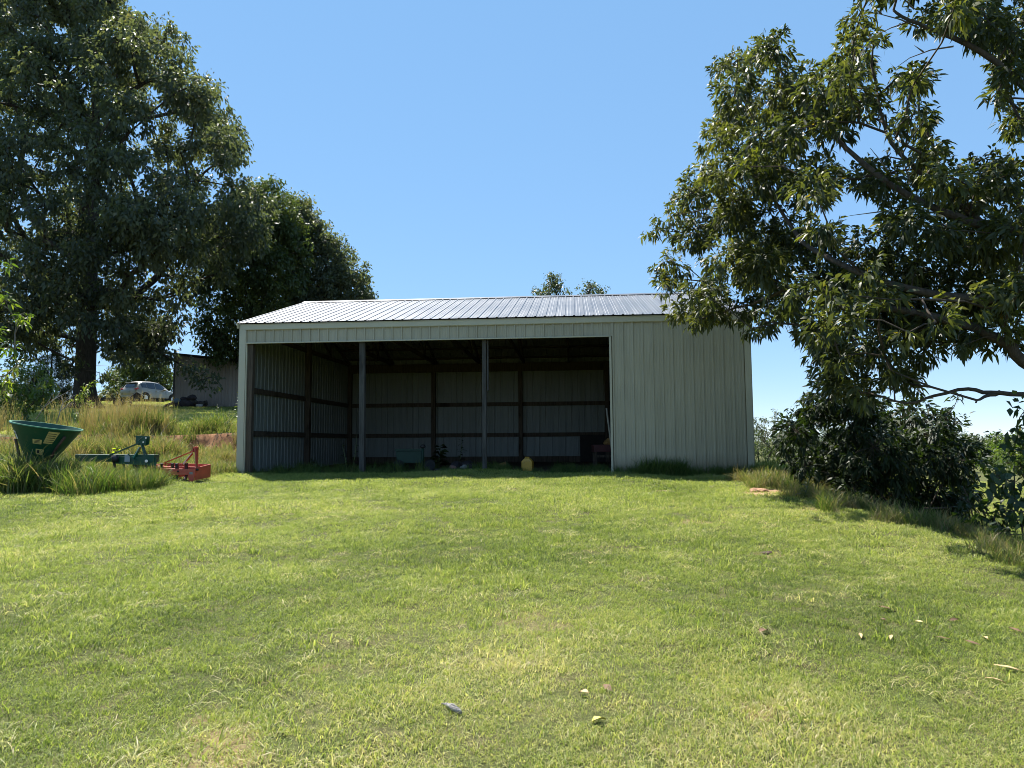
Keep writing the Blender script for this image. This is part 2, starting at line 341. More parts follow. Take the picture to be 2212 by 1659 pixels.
# ------------------------------------------------------------------ ground sheet
def seg(a, b, d): return np.arange(a, b - 1e-6, d)
gx = np.concatenate([-np.geomspace(2500, 42, 22), seg(-40, -8, .27), seg(-8, 7.5, .11), seg(7.5, 24, .3), np.geomspace(24, 2500, 26)])
gy = np.concatenate([[-300, -120, -50, -22, -10, -4, -1, .8], seg(2, 16, .11), seg(16, 23, .14), seg(23, 45, .35), np.geomspace(45, 3000, 44)])
GX, GY = np.meshgrid(gx, gy); GZ = hz(GX, GY)
nx, ny = len(gx), len(gy); idx = np.arange(nx * ny).reshape(ny, nx)
q = np.stack([idx[:-1, :-1], idx[:-1, 1:], idx[1:, 1:], idx[1:, :-1]], -1).reshape(-1, 4)
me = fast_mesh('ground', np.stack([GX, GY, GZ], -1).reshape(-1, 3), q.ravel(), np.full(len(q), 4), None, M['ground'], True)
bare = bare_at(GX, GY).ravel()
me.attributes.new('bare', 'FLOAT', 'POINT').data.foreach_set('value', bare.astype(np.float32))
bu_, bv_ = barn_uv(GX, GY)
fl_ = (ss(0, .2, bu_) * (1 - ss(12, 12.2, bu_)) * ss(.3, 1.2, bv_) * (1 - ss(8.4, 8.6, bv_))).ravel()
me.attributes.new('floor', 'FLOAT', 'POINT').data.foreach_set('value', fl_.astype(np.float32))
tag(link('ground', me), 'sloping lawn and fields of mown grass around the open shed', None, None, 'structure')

# ------------------------------------------------------------------ the open pole barn
PITCH9 = 0.2286
def sheet(width, length, z0=0.0, rib0=0.0, rh=.026):
    """ribbed steel sheet: x along the wall, z up, ribs stand out towards -y; length may follow a sloping top"""
    prof = []; k = 0
    for k in range(int((width - rib0) / PITCH9) + 2):
        xi = rib0 + k * PITCH9
        for dx, h in ((-.030, 0), (-.016, rh), (.014, rh), (.026, 0), (.070, 0), (.077, .0035), (.085, .0035), (.092, 0), (.136, 0), (.143, .0035), (.151, .0035), (.158, 0)):
            if -0.0301 < xi + dx < width - 0.0299: prof.append((xi + dx, h))
    prof.append((width - .0301, 0))
    b = MB(); L = length if callable(length) else (lambda x: length)
    P = [(x, -h, z0) for x, h in prof] + [(x, -h, L(x)) for x, h in prof]; n = len(prof)
    b.add(P, [(i, i + 1, i + 1 + n, i + n) for i in range(n - 1)])
    me = bpy.data.meshes.new('sheet'); me.from_pydata(b.v, [], b.f); return me
def sheets(name, parent, x_total, length_of, place, mat, rib0=0.0, w=4 * PITCH9, z0=0.0, rh=.026):
    cache = {}; x = 0.0
    while x < x_total - 0.05:
        ww = min(w, x_total - x + 0.03); L = length_of(x)
        key = (round(ww, 3), None if callable(L) else round(L, 3))
        if key not in cache or callable(L):
            me = sheet(ww, L, z0, rib0, rh); me.materials.append(mat); cache[key] = me
        loc, rot = place(x); link(name, cache[key], parent, None, loc, rot); x += w
barn = empty('pole_barn', (BX, BY, 0), -BYAW, 'long ivory metal barn with a wide open bay and a shiny ribbed roof', 'barn')
TH = math.atan2(BRISE, BD / 2); OV = 0.10
SLOPE = (BD / 2 + OV) / math.cos(TH)
zr = lambda v: BH + (v if v < BD / 2 else BD - v) * math.tan(TH)
HB, HT = 3.19, 3.53
sheets('roof_panel', barn, BL + .12, lambda x: SLOPE, lambda x: ((x - .05, -OV, BH - OV * math.tan(TH) + .05), (TH - math.pi / 2, 0, 0)), M['galv'], rh=.017)
sheets('roof_panel', barn, BL + .12, lambda x: SLOPE, lambda x: ((BL + .07 - x, BD + OV, BH - OV * math.tan(TH) + .05), (TH - math.pi / 2, 0, math.pi)), M['galv'])
b = MB(); zc = BH + BRISE + .075
b.add([(-.07, BD / 2 - .2, zc - .2 * math.tan(TH)), (BL + .09, BD / 2 - .2, zc - .2 * math.tan(TH)), (BL + .09, BD / 2, zc + .012), (-.07, BD / 2, zc + .012), (-.07, BD / 2 + .2, zc - .2 * math.tan(TH)), (BL + .09, BD / 2 + .2, zc - .2 * math.tan(TH))],
      [(0, 1, 2, 3), (3, 2, 5, 4)])
rc = b.build('ridge_cap', M['galv'], barn); sl = rc.modifiers.new('t', 'SOLIDIFY'); sl.thickness = .006
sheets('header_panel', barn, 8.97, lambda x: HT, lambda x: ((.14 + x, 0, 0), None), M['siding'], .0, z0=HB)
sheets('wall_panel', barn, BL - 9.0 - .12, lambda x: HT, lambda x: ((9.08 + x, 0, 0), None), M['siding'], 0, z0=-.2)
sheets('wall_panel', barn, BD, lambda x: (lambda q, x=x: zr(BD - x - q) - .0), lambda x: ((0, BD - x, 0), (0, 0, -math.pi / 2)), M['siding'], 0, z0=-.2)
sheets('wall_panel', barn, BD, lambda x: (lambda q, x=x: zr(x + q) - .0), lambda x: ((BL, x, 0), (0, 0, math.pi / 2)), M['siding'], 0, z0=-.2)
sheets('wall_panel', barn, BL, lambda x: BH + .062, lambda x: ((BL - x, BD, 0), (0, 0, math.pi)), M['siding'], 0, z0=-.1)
def bx(name, c, d, mat='trim', bev=.004, lab=None):
    o = MB().box(c, d).build(name, M[mat], barn, bev=bev)
    if lab: o['label'] = lab
    return o
bx('eave_trim', (BL / 2, -.036, 3.585), (BL + .05, .03, .135)); bx('eave_lip', (BL / 2, -.058, 3.648), (BL + .07, .016, .014))
bx('drip_trim', (BL / 2, -.027, 3.512), (BL - .2, .012, .012), bev=.002)
bx('corner_trim', (.065, -.033, 1.66), (.15, .022, 3.72)); bx('corner_trim', (-.033, .055, 1.66), (.022, .13, 3.72))
bx('corner_trim', (BL - .05, -.033, 1.66), (.13, .022, 3.72)); bx('corner_trim', (BL + .033, .055, 1.66), (.022, .13, 3.72))
bx('header_trim', (4.57, -.026, HB - .004), (8.86, .05, .03)); bx('jamb_trim', (9.015, -.016, 1.5), (.05, .06, 3.36)); bx('jamb_trim', (.155, .02, 1.5), (.03, .09, 3.36))
for uu in (-.05, BL + .05):
    for v0, v1 in ((-OV, BD / 2), (BD / 2, BD + OV)):
        MB().bar((uu, v0, zr(max(0, v0)) + (-.02 if v0 >= 0 else -.05)), (uu, v1, zr(min(BD, v1)) - (.02 if v1 <= BD else .05)), .04, .13).build('rake_trim', M['trim'], barn)
# washer-head screws in rows, as the sheets are fixed
sc = MB()
def screw(p, ax):
    p = Vector(p); a, c = (Vector((0, 0, 1)), Vector((1, 0, 0))) if ax == 'f' else (Vector((0, 0, 1)), Vector((0, 1, 0)))
    nrm = Vector((0, -1, 0)) if ax == 'f' else Vector((-1, 0, 0))
    vs = [p + (a * math.cos(k * 1.0472) + c * math.sin(k * 1.0472)) * .009 for k in range(6)] + [p + nrm * .006]
    sc.add(vs, [(k, (k + 1) % 6, 6) for k in range(6)])
for k in range(40):
    u = .14 + k * PITCH9 + .055
    if u < 8.95: screw((u, -.001, 3.44), 'f'); screw((u, -.001, 3.24), 'f')
for k in range(14):
    u = 9.08 + k * PITCH9 + .055
    if u < 12.1:
        for z in (.35, 1.0, 2.07, 3.0, 3.44): screw((u, -.001, z), 'f')
tag(sc.build('screw_heads', M['trim'], barn), kind='stuff')
# timber frame
def post(u, v, w=.14, top=3.45, lean=0.0, mat='wood'):
    o = MB().bar((u, v, -.25), (u + lean, v, top), w, w).build('post', M[mat], barn, bev=.006); return o
post(.23, .09, .14); post(3.05, .12, .13, 3.3, -.02, 'greywood'); post(6.02, .12, .10, 3.3, 0, 'greywood'); post(9.1, .12)
bx('post_splice', (6.105, .12, 2.55), (.035, .10, 1.2), 'greywood')
for v in (4.24, 8.30): post(.10, v, .15 if v < 5 else .14, 3.5 if v > 5 else 4.4)
for v in (.12, 4.24, 8.3): post(BL - .1, v, .14, 3.4)
for u in (3.15, 6.27, 9.3): post(u, 8.32, .14, 3.5)
for z in (.98, 2.07):
    bx('girt', (.045, BD / 2, z), (.038, BD - .1, .14), 'wood'); bx('girt', (BL - .045, BD / 2, z), (.038, BD - .1, .14), 'wood')
    bx('girt', (BL / 2, 8.42, z), (BL - .2, .038, .14), 'wood')
    bx('girt', (10.6, .05, z), (2.9, .038, .14), 'wood')
for u0 in (1.6, 4.7, 7.7, 10.75): bx('eave_beam', (u0, 8.22, 3.375), (3.03, .04, .30), 'wood')
for u0 in (1.6, 4.6, 7.55, 10.6): bx('header_beam', (u0, .045, 3.36), (2.98, .04, .29), 'wood')
bx('skirt_board', (BL / 2, 8.40, .10), (BL - .2, .04, .24), 'wood')
for k in range(8):
    u = .06 + 1.58 * k + (.03 if k else 0); t = None
    mb = MB()
    for v0, v1 in ((.12, BD / 2), (BD / 2, BD - .12)): mb.bar((u, v0, zr(v0) - .13), (u, v1, zr(v1) - .13), .04, .12)
    t = mb.build('truss', M['wood'], barn)
    MB().bar((u, .1, 3.55), (u, BD - .1, 3.55), .04, .13).build('bottom_chord', M['wood'], t)
    for v in (2.1, BD - 2.1):
        MB().bar((u + .001, v, 3.62), (u + .001, v, zr(v) - .2), .036, .085).build('truss_web', M['wood'], t)
        MB().bar((u - .001, v, 3.62), (u - .001, BD / 2, zr(BD / 2) - .25), .034, .085).build('truss_web', M['wood'], t)
for sgn in (0, 1):
    for i in range(6):
        v = .25 + i * .78; v = BD - v if sgn else v
        o = MB().box((BL / 2, 0, 0), (BL - .1, .085, .036)).build('purlin', M['wood'], barn, (0, v, zr(v) - .028), ((-TH if sgn else TH), 0, 0))

# ------------------------------------------------------------------ tan shed behind on the bank
sx, sy = -19.15 * 47 / 47.0, 47.0
px_l = at(373, 885, 47.0); px_t = at(373, 768, 47.0)
sz = hz1(px_l[0] + 2, 47.0) - .25; hl = px_t[2] - sz
shed = empty('storage_shed', (px_l[0], 47.0, sz), 0, 'tan metal shed with a low sloping roof, standing under the trees behind the car', 'shed')
SW, SDp, SLP = 9.6, 6.5, 0.105
sheets('wall_panel', shed, SW, lambda x: (lambda q, x=x: hl - SLP * (x + q)), lambda x: ((x, 0, 0), None), M['shed'], z0=-.3)
sheets('wall_panel', shed, SDp, lambda x: hl, lambda x: ((0, SDp - x, 0), (0, 0, -math.pi / 2)), M['shed'], z0=-.3)
sheets('wall_panel', shed, SDp, lambda x: hl - SLP * SW, lambda x: ((SW, x, 0), (0, 0, math.pi / 2)), M['shed'], z0=-.3)
sheets('wall_panel', shed, SW, lambda x: (lambda q, x=x: hl - SLP * (SW - x - q)), lambda x: ((SW - x, SDp, 0), (0, 0, math.pi)), M['shed'], z0=-.3)
MB().bar((-.8, SDp / 2, hl + .11 + .8 * SLP), (SW + .6, SDp / 2, hl + .11 - SLP * (SW + .6)), SDp + .9, .07).build('roof', M['dark'], shed)
MB().box((.04, -.03, hl / 2 - .1), (.1, .03, hl)).build('corner_trim', M['dark'], shed)
# ------------------------------------------------------------------ silver car on the bank
M['silver'] = simple('silver_car_paint', (0.36, 0.34, 0.30), 0.35, 0.25, 0.05, 2)
M['glass'] = simple('dark_car_glass', (0.02, 0.025, 0.03), 0.08, 0, 0.1, spec=0.8)
M['lamp_red'] = simple('red_lamp', (0.45, 0.02, 0.015), 0.2, 0, 0.1)
M['chrome'] = simple('wheel_alloy', (0.5, 0.5, 0.5), 0.3, 0.9, 0.05)
def car():
    cx, cyy = at(276, 850, 54)[0], 54.0; hd = R_(70)
    root = empty('parked_car', on(cx, cyy, 0.02), hd, 'silver hatchback crossover parked beside the tan shed, its rear towards us', 'car')
    ST = [(0.0, .42, .74, .84, .90, .66), (.08, .36, .84, .95, 1.03, .70), (.36, .28, .89, 1.03, 1.44, .60), (.70, .25, .90, 1.03, 1.60, .62), (1.6, .24, .90, 1.00, 1.645, .63),
          (2.3, .24, .90, .98, 1.60, .62), (2.78, .24, .90, .97, 1.38, .62), (3.2, .25, .90, .95, 1.05, .72), (3.9, .28, .88, .86, .96, .72), (4.25, .34, .80, .74, .80, .66), (4.36, .40, .70, .60, .66, .6)]
    def at_x(x):
        for a, c in zip(ST, ST[1:]):
            if a[0] <= x <= c[0]:
                t = (x - a[0]) / (c[0] - a[0]); return [p + (q - p) * t for p, q in zip(a, c)]
    def ring(s):
        x, zb, w, be, zt, wr = s
        h = [(.0, zb), (.8 * w, zb), (w, zb + .16), (w * 1.0, zb + .38), (w * .965, be), (wr, zt - .05), (wr * .72, zt), (0, zt + .012)]
        return [(x, -y, z) for y, z in h] + [(x, y, z) for y, z in h[-2:0:-1]]
    xs = sorted(set([s[0] for s in ST] + [.2, .53, 1.1, 1.95, 2.55, 3.0, 3.55, 4.1])); R = [ring(at_x(x)) for x in xs]; n = len(R[0])
    b = MB(); b.add([p for r in R for p in r], [(i * n + k, i * n + (k + 1) % n, (i + 1) * n + (k + 1) % n, (i + 1) * n + k) for i in range(len(R) - 1) for k in range(n)] + [tuple(range(n)), tuple((len(R) - 1) * n + i for i in range(n))], True)
    o = b.build('body', M['silver'], root); o.modifiers.new('s', 'EDGE_SPLIT').split_angle = R_(38)
    def side_glass(x0, x1, t0, t1, sgn):
        P = []
        for x in np.linspace(x0, x1, 6):
            s = at_x(x); a = Vector((x, s[2] * .965, s[3])); c = Vector((x, s[5], s[4] - .05))
            P.append((a.lerp(c, t0), a.lerp(c, t1)))
        N = Vector((0, .9, .4)) * .012; m = MB(); vs = [q + N for pr in P for q in pr]
        if sgn < 0: vs = [Vector((q.x, -q.y, q.z)) for q in vs]
        m.add(vs, [(2 * i, 2 * i + 1, 2 * i + 3, 2 * i + 2) for i in range(5)]); return m.build('side_window', M['glass'], root)
    for sg in (-1, 1):
        side_glass(.52, .98, .16, .80, sg); side_glass(1.03, 1.78, .10, .90, sg); side_glass(1.85, 2.70, .10, .90, sg)
        for wx in (.82, 3.46):
            a = MB(); a.tube([(wx, sg * .80, .36), (wx, sg * .915, .36)], .42, 20); a.build('wheel_arch', M['rubber'], root)
            w = MB(); w.tube([(wx, sg * .70, .34), (wx, sg * .73, .34), (wx, sg * .91, .34), (wx, sg * .935, .34)], [.30, .34, .34, .30], 20); wo = w.build('wheel', M['rubber'], root)
            MB().tube([(wx, sg * .90, .34), (wx, sg * .945, .34)], [.22, .20], 14).build('wheel_rim', M['chrome'], wo)
        MB().box((.17, sg * .70, .99), (.26, .26, .14)).build('tail_light', M['lamp_red'], root, bev=.03)
        MB().box((.03, sg * .58, .62), (.06, .24, .12)).build('reflector_pocket', M['rubber'], root, bev=.03)
        MB().box((2.55, sg * 1.0, 1.02), (.16, .2, .14)).build('wing_mirror', M['silver'], root, bev=.04)
        for hx in (1.15, 1.95): MB().box((hx, sg * .905, .90), (.2, .03, .035)).build('door_handle', M['chrome'], root, bev=.01)
        for dx in (1.80, 2.78): MB().box((dx, sg * .888, .62), (.012, .028, .62)).build('door_seam', M['rubber'], root)
        MB().box((2.12, sg * .88, .29), (2.1, .06, .10)).build('sill', M['rubber'], root, bev=.02)
    MB().add([(.145, -.50, 1.10), (.145, .50, 1.10), (.33, .47, 1.42), (.33, -.47, 1.42)], [(0, 1, 2, 3)]).build('rear_window', M['glass'], root, (-.03, 0, .03))
    MB().add([(3.13, -.58, 1.08), (3.13, .58, 1.08), (2.80, .50, 1.38), (2.80, -.50, 1.38)], [(0, 1, 2, 3)]).build('windscreen', M['glass'], root, (.03, 0, .03))
    MB().box((-.012, 0, .78), (.03, .42, .15)).build('number_plate', M['greyst'], root); MB().box((.05, 0, .44), (.14, 1.3, .16)).build('rear_bumper', M['greyst'], root, bev=.04)
    MB().box((.36, 0, 1.50), (.3, 1.05, .03)).build('spoiler', M['silver'], root, bev=.01)
car()
# dark flat trailer with its ramp frame folded up, and the odds and ends by it
def trailer():
    p = at(262, 868, 48); root = empty('flat_trailer', on(p[0], 48, -.12), R_(12), 'dark flat trailer with a tent-shaped ramp folded on it before the silver car', 'trailer')
    MB().box((0, 0, .55), (3.0, 1.5, .08)).build('deck', M['wood'], root)
    for y in (-.78, .78): MB().box((0, y, .56), (3.1, .05, .14)).build('side_rail', M['dark'], root)
    for y in (-.75, .75):
        w = MB(); w.tube([(.1, y * 1.2 - .09, .30), (.1, y * 1.2 + .09, .30)], .31, 16); wo = w.build('wheel', M['rubber'], root)
        MB().tube([(.1, y * 1.2 - .1, .30), (.1, y * 1.2 + .1, .30)], .14, 10).build('wheel_hub', M['rust'], wo)
        MB().box((.1, y * 1.2, .66), (.8, .2, .04)).build('mudguard', M['dark'], root)
    MB().bar((1.5, 0, .5), (2.7, 0, .42), .08, .08).build('tongue', M['dark'], root)
    MB().prism([(0.35, .60), (.95, 1.06), (1.45, .78), (1.42, .60)], -.03, .03).build('ramp_panel', M['dark'], root)
    for a, c in (((.35, -.05, .60), (.95, -.05, 1.08)), ((.95, -.05, 1.08), (1.5, -.05, .77))): MB().bar(a, c, .05, .05).build('ramp_frame', M['greyst'], root)
trailer()
def lump(seed, r, sq=(1, 1, .6), n=10, rough=.3):
    rr = np.random.default_rng(seed); bm = bmesh.new(); bmesh.ops.create_icosphere(bm, subdivisions=2, radius=r)
    for v in bm.verts:
        k = 1 + rough * (math.sin(v.co.x * 3 / r + seed) * math.sin(v.co.y * 2.6 / r + seed * 2) + .5 * (rr.random() - .5)); v.co = Vector((v.co.x * sq[0] * k, v.co.y * sq[1] * k, v.co.z * sq[2] * k))
    me = bpy.data.meshes.new('lump'); bm.to_mesh(me); bm.free(); return me
M['palecloth'] = simple('pale_cloth', (0.26, 0.25, 0.23), 0.9, 0, .2); M['pinkcloth'] = simple('pink_cloth', (0.24, 0.12, 0.11), 0.9); M['darkcloth'] = simple('dark_cloth', (0.03, 0.022, 0.025), 0.9); M['bluecloth'] = simple('dull_blue_sheet', (0.12, 0.15, 0.17), .8)
def heap():
    p = at(408, 884, 45.5); gx_, gy_ = p[0], 45.5
    root = empty('junk_heap', on(gx_, gy_), 0, 'heap of grey boards, sacks and scrap lying against the tan shed wall', 'scrap heap')
    rr = np.random.default_rng(5)
    for i in range(11):
        x = rr.uniform(-1.1, 1.1); h = .55 * (1 - abs(x) / 1.5); y = rr.uniform(-.3, .3)
        a = rr.uniform(-.5, .5); L = rr.uniform(.5, 1.1)
        MB().bar((x - L / 2, y, h * rr.uniform(.4, 1)), (x + L / 2, y + rr.uniform(-.4, .4), h * rr.uniform(.3, 1) + .1 + a * .25), .16, .03, (0, 1, .3)).build('board', M['greywood' if i % 3 else 'wood'], root)
    for i, (x, z, r, mt) in enumerate(((-.75, .42, .3, 'bluecloth'), (-.3, .58, .22, 'darkcloth'), (.25, .62, .33, 'darkcloth'), (0, .25, .5, 'darkcloth'), (-.45, .2, .4, 'darkcloth'), (.75, .2, .35, 'darkcloth'))):
        o = link('sack', lump(i + 3, r), root, M[mt], (x, -.1 + .1 * (i % 2), z))
    o = link('bucket', MB().lathe([(0, 0), (.17, 0), (.2, .05), (.2, .16), (.0, .17)], 14).mesh('bucket'), root, M['palecloth'], (.9, -.55, .02))
heap()

# ------------------------------------------------------------------ implements in the tall grass
def hopper():
    Y = 14.0; p = at(104, 1000, Y); g = hz1(p[0], Y)
    root = empty('cone_spreader', (p[0], Y, g), 0, 'green cone-shaped spreader hopper tilted in tall grass, with a rusty frame', 'spreader')
    c0, c1 = Vector((0, 0, p[2] - g - .02)), at(101.5, 921, Y) - np.array([p[0], Y, g]); c1 = Vector(c1)
    ax = Vector((.17, -.005, 1)).normalized(); X = (Vector((1, 0, 0)) - ax * ax.x).normalized(); Yv = ax.cross(X)
    H = (c1 - c0).dot(ax); c0 = c1 - ax * H; n = 40
    P = []; prof = [(.20, -.02), (.22, .02), (.60, H), (.625, H), (.625, H + .02), (.592, H + .02), (.20, .06), (.0, .05)]
    for r, z in prof: P += [c0 + ax * z + (X * math.cos(2 * math.pi * k / n) + Yv * math.sin(2 * math.pi * k / n)) * r for k in range(n)]
    ring = lambda i: [(i * n + k, i * n + (k + 1) % n, (i + 1) * n + (k + 1) % n, (i + 1) * n + k) for k in range(n)]
    b = MB(); b.add(P, ring(0) + ring(1) + ring(5) + ring(6), True); b.build('hopper', M['green'], root)
    b = MB(); b.add(P, ring(2) + ring(3) + ring(4), False); b.build('hopper_rim', M['greenlip'], root)
    def on_cone(deg, t, off=.006):
        r = .22 + (.60 - .22) * t; a = R_(deg); d = X * math.cos(a) + Yv * math.sin(a)
        return c0 + ax * (.02 + (H - .02) * t) + d * (r + off) + ax * -.002
    def sticker(d0, d1, t0, t1, mat, skew=0.0, name='sticker', par=None, off=.006):
        m = MB(); vs = []; K = 5
        for i in range(K + 1):
            f = i / K
            for t in (t0, t1): vs.append(on_cone(d0 + (d1 - d0) * f + skew * (t - t0), t, off))
        m.add(vs, [(2 * i, 2 * i + 1, 2 * i + 3, 2 * i + 2) for i in range(K)]); return m.build(name, M[mat], par or root)
    s1 = sticker(-58, -39, .58, .93, 'yellowst', 16)
    for k in range(5): sticker(-53 + k * .2, -38, .62 + k * .06, .635 + k * .06, 'ink', 16, 'print_line', s1, .009)
    s2 = sticker(-80, -61, .54, .67, 'yellowst', 0)
    for k in range(3): sticker(-76, -65, .565 + k * .035, .58 + k * .035, 'ink', 0, 'print_line', s2, .009)
    s3 = sticker(-73, -52, .24, .40, 'yellowst', 0); sticker(-69, -63, .28, .37, 'ink', 0, 'print_mark', s3, .009)
    s4 = sticker(-145, -124, .58, .80, 'white', 0); sticker(-141, -134, .60, .74, 'ink', 0, 'print_mark', s4, .009); sticker(-132, -126, .72, .76, 'pinkcloth', 0, 'print_line', s4, .009)
    top = c1
    for a, e in ((on_cone(-22, .82, .03), on_cone(-26, .12, .03)), (on_cone(-150, .55, .03), Vector((-.26, -.22, -.05)))):
        MB().tube([a, a.lerp(e, .5) + Vector((0, 0, .02)), e], .026, 8).build('frame_leg', M['rust'], root)
    MB().tube([on_cone(-26, .12, .03), (-.02, -.26, .16), (-.26, -.22, .14)], .022, 8).build('frame_bar', M['dark'], root)
    MB().tube([on_cone(-26, .12, .03), (.22, -.2, -.03)], .026, 8).build('frame_leg', M['rust'], root)
    MB().tube([(-.0, -.0, .02), (0, 0, .2)], [.26, .28], 16).build('spinner_disc', M['dark'], root)
    MB().box((.05, 0, .32), (.3, .28, .26)).build('gearbox', M['dark'], root, bev=.03)
hopper()
def tiller():
    Y = 14.8; g0 = at(310, 1030, Y); g = hz1(g0[0], Y)
    root = empty('toolbar_implement', (g0[0], Y, g), 0, 'dark green tractor implement with a long toolbar and triangular hitch mast', 'farm implement')
    L = lambda px, py, dy=0.0: Vector(at(px, py, Y + dy)) - Vector((g0[0], Y, g))
    z0 = L(250, 983).z
    MB().bar(L(168, 989, .25), L(338, 990, -.1), .16, .15).build('toolbar', M['green'], root, bev=.008)
    MB().bar(L(250, 993, -.13), L(338, 998, -.13), .03, .16).build('side_plate', M['green'], root)
    pl = MB(); P = [L(297, 941), L(320, 942.5), L(318.5, 960), L(311, 963), L(297, 960)]; D = Vector((0, .05, 0))
    for off in (-.07, .07):
        vs = [p + Vector((0, off - .008, 0)) for p in P] + [p + Vector((0, off + .008, 0)) for p in P]; n = len(P)
        pl.add(vs, [tuple(range(n)), tuple(range(2 * n - 1, n - 1, -1))] + [(i, i + n, (i + 1) % n + n, (i + 1) % n) for i in range(n)])
    po = pl.build('mast_plate', M['green'], root)
    MB().bar(L(299, 952, -.082), L(307, 945.5, -.082), .003, .05, (0, 1, 0)).build('sticker', M['greyst'], po)
    for px_, py_ in ((309.5, 955), (315, 946)): MB().tube([L(px_, py_, -.1), L(px_, py_, .1)], .018, 8).build('hitch_pin', M['chrome'], po)
    for off in (-.07, .07):
        MB().bar(L(301, 957, off), L(233, 985, off * 3), .018, .075, (0, 1, 0)).build('mast_brace', M['green'], root)
        MB().bar(L(307, 960, off), L(318, 996, off * 1.5), .022, .095, (0, 1, 0)).build('mast_upright', M['green'], root)
    st = MB().bar(L(303, 966, -.08), L(288, 992, -.14), .022, .085, (0, 1, 0)).build('mast_strut', M['greenlip'], root)
    MB().bar(L(302, 966.5, -.096), L(292.5, 984, -.13), .004, .08, (0, 1, 0)).build('sticker', M['white'], st)  # white strip painted on for the strut's sunlit face
    MB().tube([L(248, 984, -.2), L(248, 998, -.2)], .068, 14).build('pivot_cap', M['dark'], root)
    MB().box(L(275, 990, -.16), (.11, .006, .14)).build('sticker', M['greyst'], root)
    MB().bar(L(276, 980, -.2), L(293, 996, -.2), .02, .02).build('hose', M['green'], root)
    MB().tube([L(316, 996, -.2), L(316, 996, .2)], .03, 10).build('hitch_pin', M['chrome'], root)
    for i, px_ in enumerate((246, 266, 288, 304, 318, 332)):
        MB().tube([L(px_, 996, .05), L(px_ + 3, 1016, -.02), L(px_ - 4, 1038, -.14)], [.028, .024, .015], 7).build('tine', M['rust'], root)
    MB().tube([L(286, 1018, -.05), L(330, 1019, .0)], [.14, .16], 12).build('soil_roller', M['rust'], root)
tiller()
def scraper():
    Y = 15.3; g0 = at(385, 1034, Y); g = hz1(g0[0], Y)
    root = empty('box_scraper', (g0[0], Y, g), 0, 'small red box scraper with shanks and a hitch mast, nearest the barn', 'farm implement')
    L = lambda px, py, dy=0.0: Vector(at(px, py, Y + dy)) - Vector((g0[0], Y, g))
    def plate(px, dy, poly, name):      # end plate: outline in (depth, height), thickness along x
        x = L(px, 1000, dy).x; MB().prism([(dy + a, z) for a, z in poly], x - .012, x + .012, 'x').build(name, M['red'], root, bev=.004)
    xl, xr = L(337, 1000).x, L(430, 1000).x
    # the box stands slightly turned: left end plate is further forward
    def sp(u, d, z): return Vector((xl + (xr - xl) * u + .22 * d, -.30 + .12 * u + d, z))
    def quad(name, pts, th, mat='red'):
        m = MB(); a, c, d_, e = [Vector(p) for p in pts]; nrm = (c - a).cross(e - a).normalized() * th / 2
        m.add([p - nrm for p in (a, c, d_, e)] + [p + nrm for p in (a, c, d_, e)], [(0, 1, 2, 3), (7, 6, 5, 4), (0, 4, 5, 1), (1, 5, 6, 2), (2, 6, 7, 3), (3, 7, 4, 0)]); return m.build(name, M[mat], root, bev=.003)
    quad('end_plate', [sp(0, 0, .02), sp(.03, 0, .02), sp(.28, 0, .06), sp(.02, 0, .30)], .016)
    quad('end_plate', [sp(0, 0, .02), sp(0, .5, .02), sp(0, .5, .34), sp(0, 0, .30)], .02); quad('end_plate', [sp(1, 0, -.02), sp(1, .5, .02), sp(1, .5, .30), sp(1, 0, .24)], .02)
    quad('front_face', [sp(0, 0, .04), sp(.26, 0, .05), sp(.26, 0, .24), sp(0, 0, .31)], .016)
    quad('front_beam', [sp(.2, -.01, .10), sp(.95, -.01, .09), sp(.95, -.01, .21), sp(.2, -.01, .25)], .05)
    quad('moldboard', [sp(.02, .46, .02), sp(.98, .46, .02), sp(.98, .50, .30), sp(.02, .50, .34)], .02)
    quad('top_rail', [sp(.02, .0, .315), sp(.30, .0, .29), sp(.30, .06, .29), sp(.02, .06, .315)], .012)
    quad('shank_bar', [sp(.02, .22, .24), sp(.98, .22, .22), sp(.98, .30, .22), sp(.02, .30, .24)], .06)
    for i, u in enumerate((.27, .42, .60, .72)):
        s0 = MB(); s0.bar(sp(u, .12 * (i % 2), .34), sp(u, .12 * (i % 2) + .02, .06), .045, .06); s0.bar(sp(u, .12 * (i % 2) + .02, .06), sp(u + .015, .12 * (i % 2) - .06, -.03), .04, .05); s0.build('shank', M['dark'], root)
    top = L(424.5, 967, .0); t2 = L(421, 985, 0)
    for off in (-.05, .05):
        MB().bar(top + Vector((0, off, 0)), L(425, 1010, off * 2), .02, .075, (0, 1, 0)).build('mast_upright', M['red'], root)
        MB().bar(L(421, 973, off), L(345, 1004, .32 + off), .018, .05, (0, 1, 0)).build('mast_brace', M['red'], root)
    for k, px_ in enumerate((419, 423, 427)): MB().bar(L(px_, 965 + .5 * (k == 0), -.06 + .06 * k), L(px_ - 3, 976, -.06 + .06 * k), .02, .05, (0, 1, 0)).build('mast_lug', M['red'], root)
    st = MB().bar(L(416, 979, -.05), L(395, 1004, -.2), .02, .085, (0, 1, 0)).build('mast_strut', M['red'], root)
    MB().bar(L(415, 979.5, -.07), L(396, 1003, -.215), .006, .078, (0, 1, 0)).build('sunlit_face', M['white'], st)  # sunlight on the brace, put on as a white strip
    MB().tube([sp(1.0, .02, .20), sp(1.06, .02, .20)], .022, 8).build('hitch_pin', M['dark'], root); MB().tube([sp(.66, -.05, .17), sp(.66, .05, .17)], .02, 8).build('hitch_pin', M['dark'], root)
